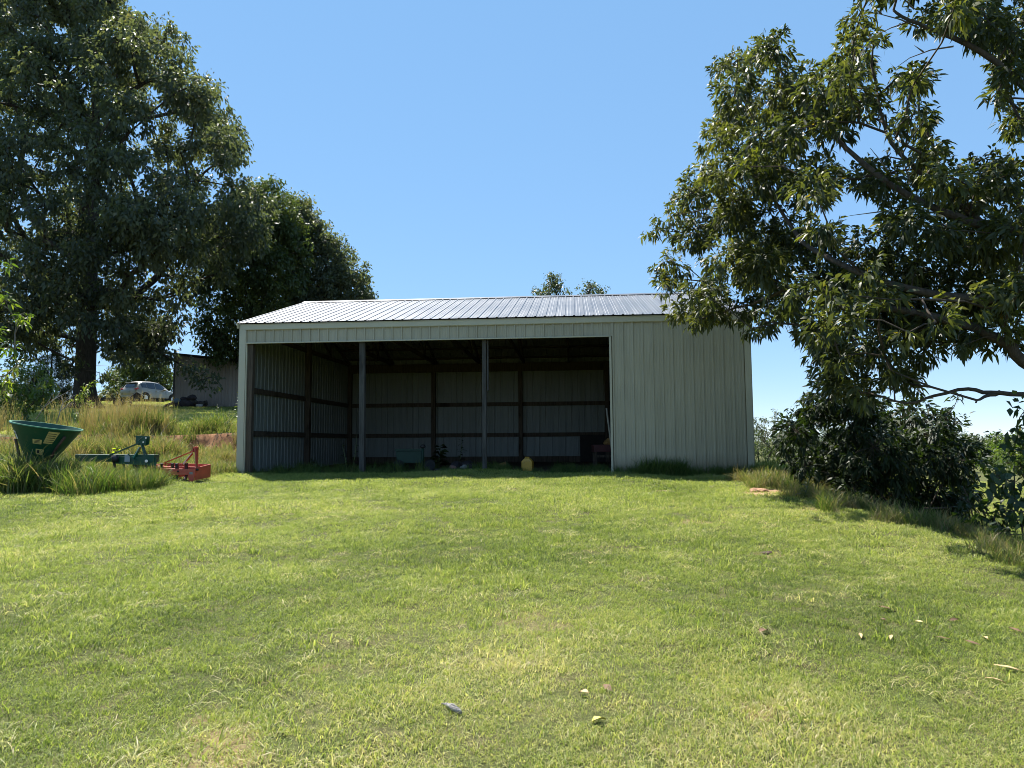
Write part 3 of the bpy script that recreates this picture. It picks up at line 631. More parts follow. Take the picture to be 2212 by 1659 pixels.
    quad('drop_leg', [sp(.9, -.04, -.06), sp(1.0, -.04, -.06), sp(1.04, -.04, .22), sp(.86, -.04, .22)], .02); MB().box(sp(.95, -.054, .13), (.07, .004, .05)).build('sticker', M['palecloth'], root)
scraper()

# ------------------------------------------------------------------ things in the barn
def bpos(u, v, dz=0.0):
    x, y, _ = barn_pt(u, v); return (x, y, hz1(x, y) + dz)
M['yellowp'] = simple('yellow_plastic', (0.48, 0.27, 0.03), 0.45, 0, .15, 4, dirt=(.12, .08, .04)); M['tanp'] = simple('tan_plastic', (0.30, 0.16, 0.05), 0.5, 0, .2, dirt=(.08, .05, .03))
def can():
    root = empty('fuel_can', bpos(6.98, 1.0), -.25, 'yellow plastic fuel can standing on the floor edge of the open bay', 'fuel can')
    b = MB(); w, d = .135, .10
    for z, k in ((0, .94), (.015, 1), (.235, 1), (.30, .52), (.31, .48)): b.v += [(x * w * k, y * d * (k if z < .25 else .8), z) for x, y in ((-1, -1), (1, -1), (1, 1), (-1, 1))]
    b.f = [(4 * i + j, 4 * i + (j + 1) % 4, 4 * i + 4 + (j + 1) % 4, 4 * i + 4 + j) for i in range(4) for j in range(4)] + [(3, 2, 1, 0), (16, 17, 18, 19)]; b.sm = [False] * len(b.f)
    b.build('can_body', M['yellowp'], root, bev=.015)
    MB().tube([(-.075, 0, .265), (-.05, 0, .335), (.03, 0, .335), (.065, 0, .275)], .016, 8).build('handle', M['yellowp'], root)
    MB().lathe([(.0, .0), (.032, 0), (.032, .035), (0, .036)], 12, (-.085, 0, .26)).build('cap', M['dark'], root)
can()
def bucket():
    root = empty('tipped_bucket', bpos(6.30, 1.55, .10), 0, 'brown bucket tipped on its side between the thin post and the yellow can', 'bucket', rot=(R_(12), R_(78), R_(15)))
    MB().lathe([(.0, -.12), (.085, -.12), (.115, .12), (.108, .12), (.08, -.1), (0, -.1)], 20).build('bucket_shell', M['tanp'], root)
    MB().lathe([(.115, .10), (.124, .105), (.124, .12), (.113, .122)], 20).build('bucket_rim', M['dark'], root)
bucket()
def cloths():
    for lab, u, v, r, sq, mt, sd, nm in (('dark bundled sack lying left in the pile on the barn floor', 4.98, 2.2, .17, (1, .8, .85), 'darkcloth', 2, 'sack'), ('dark rounded sack at the top of the floor pile', 5.25, 2.4, .19, (1.1, .8, .85), 'darkcloth', 4, 'sack'),
            ('pinkish rag at the left end of the floor pile', 4.93, 2.0, .10, (1.0, .7, .7), 'pinkcloth', 6, 'rag'), ('pale crumpled rag in the middle of the floor pile', 5.22, 2.02, .11, (1.2, .7, .7), 'palecloth', 7, 'rag'), ('long dark sack at the right end of the floor pile', 5.55, 2.2, .16, (1.7, .8, .6), 'darkcloth', 9, 'sack')):
        o = link(nm, lump(sd, r, sq), None, M[mt], bpos(u, v, r * sq[2] * .6)); tag(o, lab, nm, 'rags and sacks on the barn floor'); o.rotation_euler = (0, 0, sd)
    o = MB().bar((-.75, 0, .02), (.75, .02, .02), .16, .035).build('plank', M['greywood'], None, bpos(5.3, 1.55, .0), (0, 0, -.1)); tag(o, 'grey plank lying on the barn floor before the rag pile', 'plank')
cloths()
M['darkgreen'] = simple('dark_green_paint', (.006, .035, .02), .6)
def cart():
    root = empty('garden_cart', bpos(3.72, 2.3), .1, 'dark green garden cart with a top rail, just right of the thick post', 'cart')
    MB().prism([(-.34, .2), (.30, .2), (.36, .52), (-.38, .52)], -.25, .25).build('tub', M['darkgreen'], root, bev=.01)
    MB().bar((-.40, -.26, .555), (.34, -.26, .555), .04, .05).build('rail', M['darkgreen'], root)
    MB().tube([(.33, -.26, .05), (.34, -.26, .62)], .035, 8).build('upright', M['darkgreen'], root); MB().lathe([(0, .0), (.06, .0), (.075, .04), (.05, .09), (0, .1)], 14, (.34, -.26, .6)).build('knob', M['dark'], root)
    for x in (-.3, .52):
        for y in (-.28, .28): MB().tube([(x, y - .04, .14), (x, y + .04, .14)], .15, 14).build('wheel', M['rubber'], root)
cart()
def bench():
    root = empty('low_table', bpos(9.15, 3.4), 0, 'dark maroon low table loaded with straw scraps at the right edge of the bay', 'table')
    MB().box((0, 0, .52), (1.0, .6, .2)).build('table_box', simple('maroon_paint', (.07, .015, .015), .6), root, bev=.01)
    for x in (-.44, .44):
        for y in (-.25, .25): MB().box((x, y, .21), (.06, .06, .46)).build('leg', M['wood'], root)
    o = link('straw_bundle', lump(12, .22, (1.5, 1, .6)), root, M['tallb'] if 'tallb' in M else M['tanp'], (0.1, 0, .66))
    MB().bar((-.45, -.26, .3), (.45, -.26, .3), .03, .06).build('stretcher', M['wood'], root)
bench()
o = MB().tube([(0, 0, 0), (-.17, .02, 1.55)], .022, 8).build('wooden_pole', simple('pale_wood', (.32, .27, .20), .8), None, bpos(9.12, 1.0, 0.0)); tag(o, 'pale wooden pole leaning beside the right jamb of the bay', 'pole')
o = MB().box((0, 0, .47), (3.0, .02, .98)).build('dark_sheet', simple('dark_board', (.022, .018, .016), .85), None, bpos(9.85, 8.30, 0.0), (-.03, 0, -BYAW)); tag(o, 'dark board leaning low against the back wall at the right of the bay', 'board')
# ------------------------------------------------------------------ trees and shrubs
def unit(a): return a / np.maximum(np.linalg.norm(a, axis=-1, keepdims=True), 1e-9)
def leaf_arrays(P, D, N, L, W, tint, lance=False, droop=0.25):
    n = len(P); S_ = unit(np.cross(D, N)); N2 = np.cross(S_, D); L = L[:, None]; W = W[:, None]; Z = np.array([0, 0, 1.0])
    pt = lambda t: P + D * L * t - Z * L * droop * t * t
    if lance:
        V = np.stack([pt(0), pt(.3) + S_ * W * .46 + N2 * W * .18, pt(.3) - S_ * W * .46 + N2 * W * .18, pt(.68) + S_ * W * .36 + N2 * W * .14, pt(.68) - S_ * W * .36 + N2 * W * .14, pt(1.0)], 1)
        base = (np.arange(n) * 6)[:, None]
        loops = (base + np.array([0, 2, 1, 1, 2, 4, 3, 3, 4, 5])[None]).ravel(); sizes = np.tile([3, 4, 3], n); k = 6
    else:
        V = np.stack([pt(0), pt(.48) + S_ * W * .5 + N2 * W * .15, pt(1.0), pt(.48) - S_ * W * .5 + N2 * W * .15], 1)
        base = (np.arange(n) * 4)[:, None]; loops = (base + np.array([0, 1, 2, 0, 2, 3])[None]).ravel(); sizes = np.full(2 * n, 3); k = 4
    return V.reshape(-1, 3), loops, sizes, np.repeat(tint, k)
def twig_mesh(name, A, B, r, mat):
    """thin three sided twigs from A to B"""
    n = len(A); D = unit(B - A); X = unit(np.cross(D, np.array([0.31, 0.17, 0.93]))); Y = np.cross(D, X)
    V = [];
    for Q, rr in ((A, r), (B, r * .45)):
        for k in range(3):
            a = 2 * math.pi * k / 3; V.append(Q + (X * math.cos(a) + Y * math.sin(a)) * rr[:, None])
    V = np.stack(V, 1).reshape(-1, 3); base = (np.arange(n) * 6)[:, None]
    loops = (base + np.array([0, 1, 4, 3, 1, 2, 5, 4, 2, 0, 3, 5])[None]).ravel()
    return fast_mesh(name, V, loops, np.full(3 * n, 4), None, mat)
def limbs_mesh(nodes, par, targets, tipr, expo, bow, mat, rr, sides=6, maxr=9.0, weight0=0.0):
    """nodes: list of points on the trunk with parents; every target grows from its best node; returns the mesh of the limbs"""
    P = [np.array(p, float) for p in nodes]; par = list(par); plen = [0.0]
    for i in range(1, len(P)): plen.append(plen[par[i]] + np.linalg.norm(P[i] - P[par[i]]))
    chains = []; tip = []
    order = np.argsort([min(np.linalg.norm(t - q) for q in P) for t in targets])
    for ti in order:
        t = targets[ti]; A = np.array(P); d = np.linalg.norm(A - t, axis=1)
        up = np.maximum(A[:, 2] - t[2], 0)
        j = int(np.argmin(d + 0.30 * np.array(plen) + 0.6 * up)); a = P[j]; dist = d[j]
        ids = [j]; m = max(2, min(6, int(dist / 0.8) + 1)); off = unit(rr.normal(size=3)) * dist * .07
        for k in range(1, m + 1):
            f = k / m; q = a + (t - a) * f + np.array([0, 0, bow * dist]) * math.sin(math.pi * f) * (1 - .3 * f) + off * math.sin(math.pi * f)
            P.append(q); par.append(ids[-1]); plen.append(plen[ids[-1]] + dist / m); ids.append(len(P) - 1)
        chains.append(ids); tip.append(ids[-1])
    w = np.zeros(len(P))
    for t in tip: w[t] += 1
    for i in range(len(P) - 1, 0, -1): w[par[i]] += w[i]
    r = np.minimum(tipr * np.maximum(w, .4) ** expo, maxr)
    b = MB()
    for ids in chains:
        rad = [min(r[i], r[ids[1]] * 1.15) for i in ids]; rad[-1] *= .5
        b.tube([P[i] for i in ids], rad, sides if max(rad) > .04 else 4, False)
    return b, np.array(P), r
def foliate(name, root, mat, C, RC, per, sig, Lr, Wr, rr, lance=False, down=0.35, out=0.5, droop=0.25, flat=0.75, tw=None, twr=0.012, tint_c=None, spr=None, upn=0.6):
    """leaf sprays spread through clumps C of radius RC; spr sprays a square metre of clump"""
    SP = []; OW = []; TC = []
    for i, (c, rc) in enumerate(zip(C, RC)):
        k = max(2, int(spr * rc ** 2 * (0.8 + .4 * rr.random()))); d = unit(rr.normal(size=(k, 3))); q = d * (rc * rr.random(k) ** .42)[:, None] * np.array([1, 1, flat]); SP.append(c + q); OW.append(d); TC.append(np.full(k, (tint_c[i] if tint_c is not None else .45)))
    SP = np.concatenate(SP); OW = np.concatenate(OW); TC = np.concatenate(TC); n = len(SP)
    m = rr.integers(int(per * .7), int(per * 1.3) + 1, n); ix = np.repeat(np.arange(n), m); K = len(ix)
    g = rr.normal(size=(K, 3)) * sig
    if lance: g *= .45
    rad = unit(rr.normal(size=(K, 3)) + OW[ix] * out * 1.2)
    D = unit(rad + OW[ix] * out + np.array([0, 0, -down])); N = unit(rr.normal(size=(K, 3)) * (1 - upn) + np.array([0, 0, upn]) + .2 * OW[ix])
    L = rr.uniform(*Lr, K); Wd = L * rr.uniform(*Wr, K)
    tint = np.clip(TC[ix] + rr.normal(size=K) * .16, 0, 1); tint = np.where(rr.random(K) < .004, 1.0, np.minimum(tint, .97))
    V, lo, sz, tt = leaf_arrays(SP[ix] + g, D, N, L, Wd, tint, lance, droop)
    o = link(name, fast_mesh(name, V, lo, sz, tt, mat), root)
    if tw is not None:
        cc = np.repeat(np.arange(len(C)), 1); A = []; 
        near = [C[np.argmin(((C - s) ** 2).sum(1))] for s in SP] if len(SP) < 6000 else None
        if near is not None: link('twigs', twig_mesh('twigs', np.array(near), SP, np.full(n, twr), tw), root)
    return o
def trunk_tube(root, pts, rad, mat, flare=1.7, n=14, seed=0):
    rr = np.random.default_rng(seed); b = MB(); P = [np.array(p, float) for p in pts]
    Q = [P[0] + np.array([0, 0, -.4])]; R = [rad[0] * flare * 1.25]
    for f in (0.0, .12, .3, .6, 1.0):
        Q.append(P[0] + (P[1] - P[0]) * f * .5); R.append(rad[0] * (1 + (flare - 1) * (1 - f) ** 2.2))
    for p, r in zip(P[1:], rad[1:]): Q.append(p); R.append(r)
    b.tube(Q, R, n, True)
    o = b.build('trunk', mat, root)
    for v in o.data.vertices:      # buttressed, uneven stem
        z = v.co.z - P[0][2]; a = math.atan2(v.co.y - P[0][1], v.co.x - P[0][0]); k = 1 + (.10 + .12 * math.exp(-max(z, 0) * 1.2)) * math.sin(3 * a + seed + z * .4) * math.sin(2 * a + 1.3 * seed)
        ax = P[0] if z < 1 else None
        if ax is not None: v.co.x = ax[0] + (v.co.x - ax[0]) * k; v.co.y = ax[1] + (v.co.y - ax[1]) * k
    return o
def envelope(ytop, ybot, bounds, Y, dr, n, rr, rmin, rmax, sep=.62, bias=.45, cx=None):
    """clump centres inside a crown whose half widths follow its outline by height"""
    ys = [b[0] for b in bounds]; C = []; R = []; tries = 0
    while len(C) < n and tries < n * 60:
        tries += 1; py = rr.uniform(ytop, ybot); l = np.interp(py, ys, [b[1] for b in bounds]); r = np.interp(py, ys, [b[2] for b in bounds])
        rc = rr.uniform(rmin, rmax); rp = rc * F_PX / Y * .75
        if r - l < 2 * rp: continue
        a = rr.uniform(l + rp, r - rp); h = (r - l) / 2 / F_PX * Y; t = (a - (l + r) / 2) / ((r - l) / 2)
        hd = math.sqrt(max(0, 1 - t * t)) * h * dr; s = rr.uniform(-1, 1); s = math.copysign(abs(s) ** bias, s)
        p = at(a, py, Y + hd * s)
        if C and np.min(np.linalg.norm(np.array(C) - p, axis=1)) < sep * 2 * rc * .8: continue
        C.append(p); R.append(rc)
    return np.array(C), np.array(R)
def loc_tree(root, A): return np.asarray(A) - np.array(root.location)

def big_oak():
    rr = np.random.default_rng(3); Y = 43.0; bx_ = at(181, 880, Y)[0]; g = hz1(bx_, Y)
    root = empty('oak_tree', (bx_, Y, g), 0, 'huge dark oak with a thick trunk, its crown filling the upper left', 'tree')
    bounds = [(-190, 120, 160), (-120, 40, 225), (-50, -40, 255), (0, -90, 285), (50, -110, 370), (100, -140, 425), (160, -170, 475), (220, -190, 512), (300, -210, 540), (350, -215, 545), (385, -215, 535), (410, -215, 570), (450, -205, 592), (500, -200, 590), (550, -195, 560), (620, -180, 470), (700, -170, 410), (760, -130, 345)]
    C, R = envelope(-190, 765, bounds, Y, 1.0, 680, rr, .7, 1.2, .5)
    # keep the stem clear below and add the low bough in front of the shed
    sc = C[:, :] - np.array([bx_, Y, g]); keep = ~((np.hypot(sc[:, 0], sc[:, 1]) < 2.2) & (sc[:, 2] < 7.5)) & ~((sc[:, 2] < 3.6) & (sc[:, 0] > -5) & (sc[:, 0] < 4))
    C, R = C[keep], R[keep]
    ex = [at(a, b_, 40.5) for a, b_ in ((400, 800), (425, 815), (445, 830), (460, 815), (415, 790), (360, 770), (330, 755), (150, 800), (160, 780), (215, 805), (140, 815))]
    C = np.concatenate([C, ex]); R = np.concatenate([R, [.5, .55, .45, .4, .6, .7, .8, .5, .6, .35, .4]])
    C = loc_tree(root, C)
    H = [0, 1.6, 4.0, 7.0, 10.0, 13.5, 17.5, 22.0]; P = [(0.0, 0, h) if h < 5 else (.12 * math.sin(h * .7), .15 * math.cos(h), h) for h in H]
    trunk_tube(root, P, [.64, .58, .55, .52, .42, .33, .24, .12], M['bark'], 1.9, 16, 2)
    nodes = P[3:]; b, NP, r = limbs_mesh(nodes, [0] + list(range(len(nodes) - 1)), C, .035, .47, .07, M['bark'], rr, 7, .33)
    b.build('limbs', M['bark'], root)
    ht = np.clip((C[:, 2] - 8) / 16, 0, 1); tc = .34 + .24 * ht + rr.normal(size=len(C)) * .10  # tint rises with height, the sunlit crown top put into the leaf colour
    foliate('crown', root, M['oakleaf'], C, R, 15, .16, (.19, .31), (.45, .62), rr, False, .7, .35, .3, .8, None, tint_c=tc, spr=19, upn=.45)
big_oak()
def mid_tree(seed, Y, px0, base_py, bounds, n, lab, mat, tr, spr=20, tc0=.45, rmin=.6, rmax=1.05, dr=.8, Lr=(.18, .29)):
    rr = np.random.default_rng(seed); x0 = at(px0, base_py, Y)[0]; g = hz1(x0, Y)
    root = empty('oak_tree', (x0, Y, g), 0, lab, 'tree', None)
    C, R = envelope(bounds[0][0], bounds[-1][0], bounds, Y, dr, n, rr, rmin, rmax, .5); C = loc_tree(root, C)
    top = C[:, 2].max(); P = [(0, 0, 0)] + [(rr.normal() * .12 * k, rr.normal() * .12 * k, top * f) for k, f in enumerate((.12, .25, .42, .6, .8))]
    trunk_tube(root, P, [tr, tr * .85, tr * .75, tr * .6, tr * .4, tr * .2], M['bark'], 1.5, 10, seed)
    nodes = P[2:]; b, NP, r = limbs_mesh(nodes, [0] + list(range(len(nodes) - 1)), C, .03, .45, .06, M['bark'], rr, 6, tr * .6)
    b.build('limbs', M['bark'], root)
    foliate('crown', root, mat, C, R, 14, .15, Lr, (.42, .62), rr, False, .55, .4, .3, .85, None, tint_c=tc0 + rr.normal(size=len(C)) * .14, spr=spr, upn=.5)
    return root
mid_tree(21, 47.0, 540, 860, [(395, 560, 600), (425, 510, 630), (455, 450, 655), (500, 430, 670), (560, 420, 672), (640, 415, 668), (720, 420, 650), (775, 440, 600)], 240, 'rounded lighter green oak between the huge oak and the barn roof', M['oakleaf2'], .35, tc0=.55)
mid_tree(23, 50.0, 705, 860, [(432, 630, 660), (460, 610, 695), (500, 600, 722), (540, 595, 762), (590, 590, 800), (640, 590, 818), (700, 600, 812), (760, 620, 780)], 240, 'dark oak showing over the left end of the barn roof', M['oakleaf'], .35, tc0=.48)
mid_tree(25, 74.0, 290, 862, [(728, 285, 320), (750, 262, 350), (780, 240, 372), (820, 222, 385), (855, 215, 385)], 130, 'small round tree standing behind the silver car', M['oakleaf2'], .2, 17, .6, .55, .9, .8, (.2, .32))
mid_tree(27, 62.0, 1196, 900, [(597, 1186, 1210), (612, 1172, 1222), (630, 1150, 1232), (650, 1138, 1240), (700, 1120, 1250), (780, 1130, 1240)], 150, 'treetop rising behind the barn ridge, the taller of two', M['greyleaf'], .25, 17, .35, .32, .6, .7, (.16, .28))
mid_tree(29, 64.0, 1275, 900, [(614, 1262, 1278), (624, 1245, 1312), (640, 1236, 1320), (680, 1225, 1325), (780, 1240, 1310)], 130, 'treetop rising behind the barn ridge, the lower one on the right', M['greyleaf'], .22, 15, .5, .28, .6, .7, (.16, .28))

def lobes(L, rr, jd, per=1):
    C = []; R = []
    for (px, py, rp, Y) in L:
        for k in range(per):
            y = Y + rr.normal() * jd; C.append(at(px + rr.normal() * rp * .15, py + rr.normal() * rp * .15, y)); R.append(rp / F_PX * y)
    return np.array(C), np.array(R)
def right_tree():
    rr = np.random.default_rng(8); K = .72; Y0 = 12.6 * K; x0 = 11.6 * K; g = hz1(x0, Y0)
    root = empty('chestnut_tree', (x0, Y0, g), 0, 'long-leaved tree reaching in from the right, its boughs over the barn roof corner', 'tree')
    Lf = [(1600, 160, 42), (1580, 225, 55), (1545, 300, 48), (1662, 118, 46), (1690, 195, 55), (1640, 280, 62), (1565, 370, 52), (1495, 425, 44), (1450, 470, 30), (1405, 500, 20), (1500, 505, 52), (1455, 570, 42), (1435, 615, 24), (1472, 668, 32),
          (1525, 635, 44), (1575, 560, 62), (1590, 455, 62), (1655, 390, 62), (1722, 300, 58), (1760, 205, 42), (1832, 62, 32), (1850, 110, 44), (1822, 180, 58), (1868, 225, 36), (1790, 275, 55), (1752, 395, 62), (1682, 490, 66), (1640, 580, 62), (1605, 648, 40),
          (1550, 685, 26), (1510, 690, 24), (1700, 640, 52), (1745, 700, 44), (1650, 695, 26), (1800, 690, 52), (1792, 600, 60), (1772, 510, 48), (1850, 395, 40), (1875, 560, 60), (1885, 660, 60), (1905, 740, 52), (1825, 765, 50), (1770, 755, 34),
          (1962, 185, 38), (1992, 168, 28), (1985, 235, 34), (1995, 330, 42), (1935, 395, 36), (1962, 465, 50), (2032, 400, 52), (1935, 300, 22), (2005, 40, 34), (2060, 20, 50), (2130, 40, 60), (2200, 60, 68), (2185, 150, 42), (2215, 250, 44), (2155, 215, 26),
          (2035, 500, 60), (2105, 420, 60), (2172, 385, 60), (2215, 470, 68), (2145, 520, 60), (2062, 600, 68), (1972, 565, 58), (1962, 660, 60), (2035, 690, 50), (2150, 620, 66), (2212, 600, 66), (2105, 712, 40), (2195, 690, 46), (1990, 760, 34), (1932, 815, 40), (1865, 845, 40), (1795, 830, 34)]
    L = []
    for (px, py, rp) in Lf:
        f = (px - 1400) / 800; Y = 14.6 - 2.6 * f; L += [(px, py, rp, Y + rr.normal() * .55), (px + rr.normal() * rp * .4, py + rr.normal() * rp * .4, rp * .8, Y + 1.3 + rr.normal() * .5)]
        if px > 1560: L.append((px + rr.normal() * rp * .4, py + rr.normal() * rp * .4, rp * .8, Y + 2.6 + rr.normal() * .6))
    L += [(px + rr.normal() * 14, py + rr.normal() * 14, rp * .85, Y + rr.normal() * .8) for (px, py, rp, Y) in L if px > 1480]
    for k in range(64):      # the half of the crown outside the picture
        L.append((rr.uniform(2280, 3250), rr.uniform(-420, 640), rr.uniform(70, 110), rr.uniform(10.5, 16.5)))
    for k in range(16): L.append((rr.uniform(1850, 2300), rr.uniform(-330, -50), rr.uniform(60, 90), rr.uniform(11.5, 15)))
    KF = lambda a: .71 + .16 * min(1, max(0, (1860 - a) / 360))      # the outer boughs reach away from the camera
    L = [(a, c, r, y * KF(a)) for a, c, r, y in L]
    L += [(1790, 620, 42, 7.9), (1850, 680, 40, 7.6), (1910, 640, 40, 7.8), (1960, 715, 36, 7.4), (1870, 580, 40, 8.0), (2020, 695, 38, 7.5), (2090, 650, 40, 7.8)]      # sprays hanging towards the lawn
    C, R = lobes(L, rr, 0.04); C = loc_tree(root, C)
    ok = C[:, 2] > .7; C, R = C[ok], R[ok]
    P = [tuple(q * K for q in p) for p in ((0, 0, 0), (-.05, .05, 1.2), (-.15, .1, 2.4), (-.4, .0, 4.0), (-.5, .1, 6.0), (-.3, .2, 8.2), (-.3, .2, 10))]
    trunk_tube(root, P, [.26, .23, .21, .18, .13, .08, .04], M['bark2'], 1.5, 14, 4)
    # main boughs as they run through the photograph
    W2 = lambda pts: [Vector(loc_tree(root, at(a, b_, y * KF(a)))) for a, b_, y in pts]
    boughs = [([(2212, 782, 12.2), (2173, 740, 12.3), (2066, 697, 12.6), (1935, 668, 13.1), (1826, 663, 13.5), (1741, 610, 13.9), (1640, 650, 14.3)], P[2], .115),
              ([(2215, 505, 12.2), (2128, 484, 12.3), (2070, 471, 12.4), (1959, 422, 12.8), (1857, 346, 13.2), (1764, 253, 13.6), (1665, 120, 14)], P[4], .10),
              ([(2215, 660, 12.2), (2060, 640, 12.6), (1930, 615, 13), (1830, 577, 13.4), (1732, 520, 13.8), (1675, 435, 14.2), (1590, 330, 14.5)], P[3], .095),
              ([(2300, 260, 12.4), (2212, 187, 12.4), (2120, 111, 12.5), (2030, 71, 12.7), (1964, 44, 12.9), (1930, 22, 13)], P[5], .08),
              ([(2300, 880, 12.2), (2212, 850, 12.2), (2140, 849, 12.3), (2091, 840, 12.4), (2018, 854, 12.6), (1961, 872, 12.8), (1880, 850, 13.2)], P[1], .052),
              ([(2160, 849, 12.3), (2125, 858, 12.2), (2108, 870, 12.1)], None, .034),
              ([(2128, 484, 12.3), (2010, 395, 12.9), (1925, 310, 13.2), (1905, 250, 13.3), (1895, 195, 13.4)], None, .045)]
    nodes = [np.array(p, float) for p in P[1:]]; par = [0] + list(range(len(P) - 2))
    for pts, st, r0 in boughs:
        q = W2(pts)
        if st is not None: q = [Vector(st), Vector(st).lerp(q[0], .5) + Vector((0, 0, .12))] + q
        m = len(q); sm = []
        for i in range(m - 1):      # a little crookedness between the traced points
            p0, p1, p2, p3 = q[max(i - 1, 0)], q[i], q[i + 1], q[min(i + 2, m - 1)]
            for t in (0, .33, .66): sm.append(.5 * (2 * p1 + (p2 - p0) * t + (2 * p0 - 5 * p1 + 4 * p2 - p3) * t * t + (3 * p1 - p0 - 3 * p2 + p3) * t ** 3) + Vector(rr.normal(size=3) * .008))
        sm.append(q[-1]); m = len(sm)
        MB().tube(sm, [K * (r0 * (1 - .8 * i / (m - 1)) + .006) for i in range(m)], 9).build('bough', M['bark2'], root)
        k0 = len(nodes)
        for i, v in enumerate(sm[1:]): nodes.append(np.array(v)); par.append(min(1, k0) if i == 0 else len(nodes) - 2)
    b, NP, r = limbs_mesh(nodes, par, C, .009, .42, .05, M['bark2'], rr, 6, .017); tag(b.build('limbs', M['bark2'], root), kind='stuff')
    # dead bare twigs against the sky
    for pts in ([(1985, 60, 12.9), (1945, 42, 13), (1900, 30, 13.1), (1868, 28, 13.2)], [(1960, 48, 13), (1925, 60, 13), (1895, 75, 13.1)], [(1975, 20, 13), (1950, -5, 13), (1930, -30, 13)], [(2060, 100, 12.6), (2010, 108, 12.8), (1965, 125, 12.9), (1930, 150, 13)], [(1995, 112, 12.8), (1975, 98, 12.8)],
                [(1965, 390, 12.9), (1945, 330, 13), (1930, 275, 13)], [(1945, 335, 13), (1955, 290, 13), (1950, 265, 13)], [(1925, 380, 13), (1900, 345, 13.1), (1880, 320, 13.2)], [(1920, 455, 12.9), (1880, 460, 13), (1835, 466, 13.1)], [(1905, 30, 13.1), (1885, 15, 13.1), (1878, 2, 13.1)], [(2080, 690, 12.5), (2070, 730, 12.6), (2085, 760, 12.6)]):
        q = W2(pts); dead = MB(); dead.tube(q, [.012 * (1 - .75 * i / (len(q) - 1)) for i in range(len(q))], 5); dead.build('dead_twig', M['twig'], root)
    foliate('crown', root, M['lance'], C, R, 11, .075, (.085, .15), (.27, .36), rr, True, .22, .55, .38, .9, None, .005, tint_c=.45 + rr.normal(size=len(C)) * .2, spr=200, upn=.5)
right_tree()

def shrub(name, lab, cat, base, Ls, mat, stem_mat, seed, per, Lr, Wr, spr, lance=True, down=.4, tc=.45, sig=.08, jd=.35, tipr=.006, group=None, perlobe=1, droop=.3, flat=.9, nst=3):
    rr = np.random.default_rng(seed); root = empty(name, on(base[0], base[1], -.02), 0, lab, cat, group)
    C, R = lobes(Ls, rr, jd, perlobe); C = loc_tree(root, C); C[:, 2] = np.maximum(C[:, 2], R * .5)
    nodes = [(0, 0, 0)]; par = [0]
    for k in range(nst):
        a = rr.uniform(0, 6.28); nodes.append((.12 * math.cos(a), .12 * math.sin(a), .1)); par.append(0)
        nodes.append((.3 * math.cos(a), .3 * math.sin(a), .5)); par.append(len(nodes) - 2)
    b, NP, r = limbs_mesh(nodes, par, C, tipr, .5, .06, stem_mat, rr, 6, .05)
    for i in range(1, len(nodes)): b.tube([nodes[par[i]], nodes[i]], [max(r[par[i]] * .8, .012), max(r[i] * .8, .012)], 6, False)
    b.build('stems', stem_mat, root)
    foliate('foliage', root, mat, C, R, per, sig, Lr, Wr, rr, lance, down, .5, droop, flat, stem_mat, tipr * .6, tint_c=tc + rr.normal(size=len(C)) * .12, spr=spr, upn=.55)
    return root
bl_ = [(1720, 930, 46), (1762, 880, 46), (1830, 900, 58), (1790, 980, 62), (1880, 960, 72), (1860, 1040, 55), (1950, 1000, 74), (1960, 915, 56), (2030, 945, 50), (2026, 905, 26), (2062, 1000, 54), (2000, 1070, 55), (1930, 1090, 45), (2090, 960, 30), (1742, 1005, 40), (1695, 965, 24),
       (1800, 860, 52), (2085, 1050, 34), (1830, 1080, 34), (1780, 1040, 34), (1870, 880, 48), (1700, 1000, 18), (2105, 990, 18), (1960, 1130, 40), (1900, 1110, 40), (2035, 1120, 44), (1850, 1060, 40), (2080, 1090, 36), (2000, 1150, 36)]
shrub('bush', 'dense dark bush of long leaves on the bank right of the barn', 'bush', (7.3, 13.2), [(a, c, r, 13.2 + (.8 if i % 2 else -.3)) for i, (a, c, r) in enumerate(bl_)] + [(a, c, r * .9, 14.6) for (a, c, r) in bl_], M['bushleaf'], M['bark2'], 31, 13, (.11, .18), (.26, .36), 170, tc=.42, nst=7)
shrub('leafy_sprout', 'slim sprout with drooping leaves rising above the right side of the dark bush', 'sprout', (8.15, 13.0), [(2035, 885, 8, 13), (2062, 880, 9, 13), (2085, 905, 7, 13), (2070, 860, 5, 13), (2010, 930, 10, 13)], M['bushleaf'], M['bark2'], 33, 7, (.10, .16), (.22, .3), 110, jd=.1)
shrub('broad_leaf_sapling', 'broad-leaved dark sapling at the right edge of the lawn bank', 'sapling', (6.05, 8.3), [(2185, 1000, 42, 8.3), (2150, 1060, 42, 8.2), (2192, 1100, 48, 8.2), (2128, 1118, 28, 8.1), (2225, 1050, 60, 8.5), (2165, 1150, 30, 8.0), (2200, 930, 26, 8.4), (2215, 890, 16, 8.4), (2240, 960, 50, 8.6), (2140, 1020, 22, 8.4), (2225, 1150, 44, 8.2)], M['broad'], M['bark2'], 35, 8, (.07, .13), (.55, .8), 120, False, .25, tc=.16, jd=.15)  # low tint puts the overhanging tree's shade into the leaves
shrub('grey_shrub', 'grey-green shrub just past the barn right corner, the nearer one', 'bush', (at(1650, 975, 40)[0], 40), [(1640, 925, 20, 40), (1662, 908, 20, 40), (1690, 925, 26, 40.5), (1650, 950, 26, 40), (1682, 955, 26, 40), (1715, 940, 30, 41), (1632, 905, 12, 40), (1672, 895, 8, 40)], M['greyleaf'], M['bark2'], 37, 14, (.12, .2), (.3, .45), 26, False, .3, jd=.6, perlobe=2, tipr=.012)
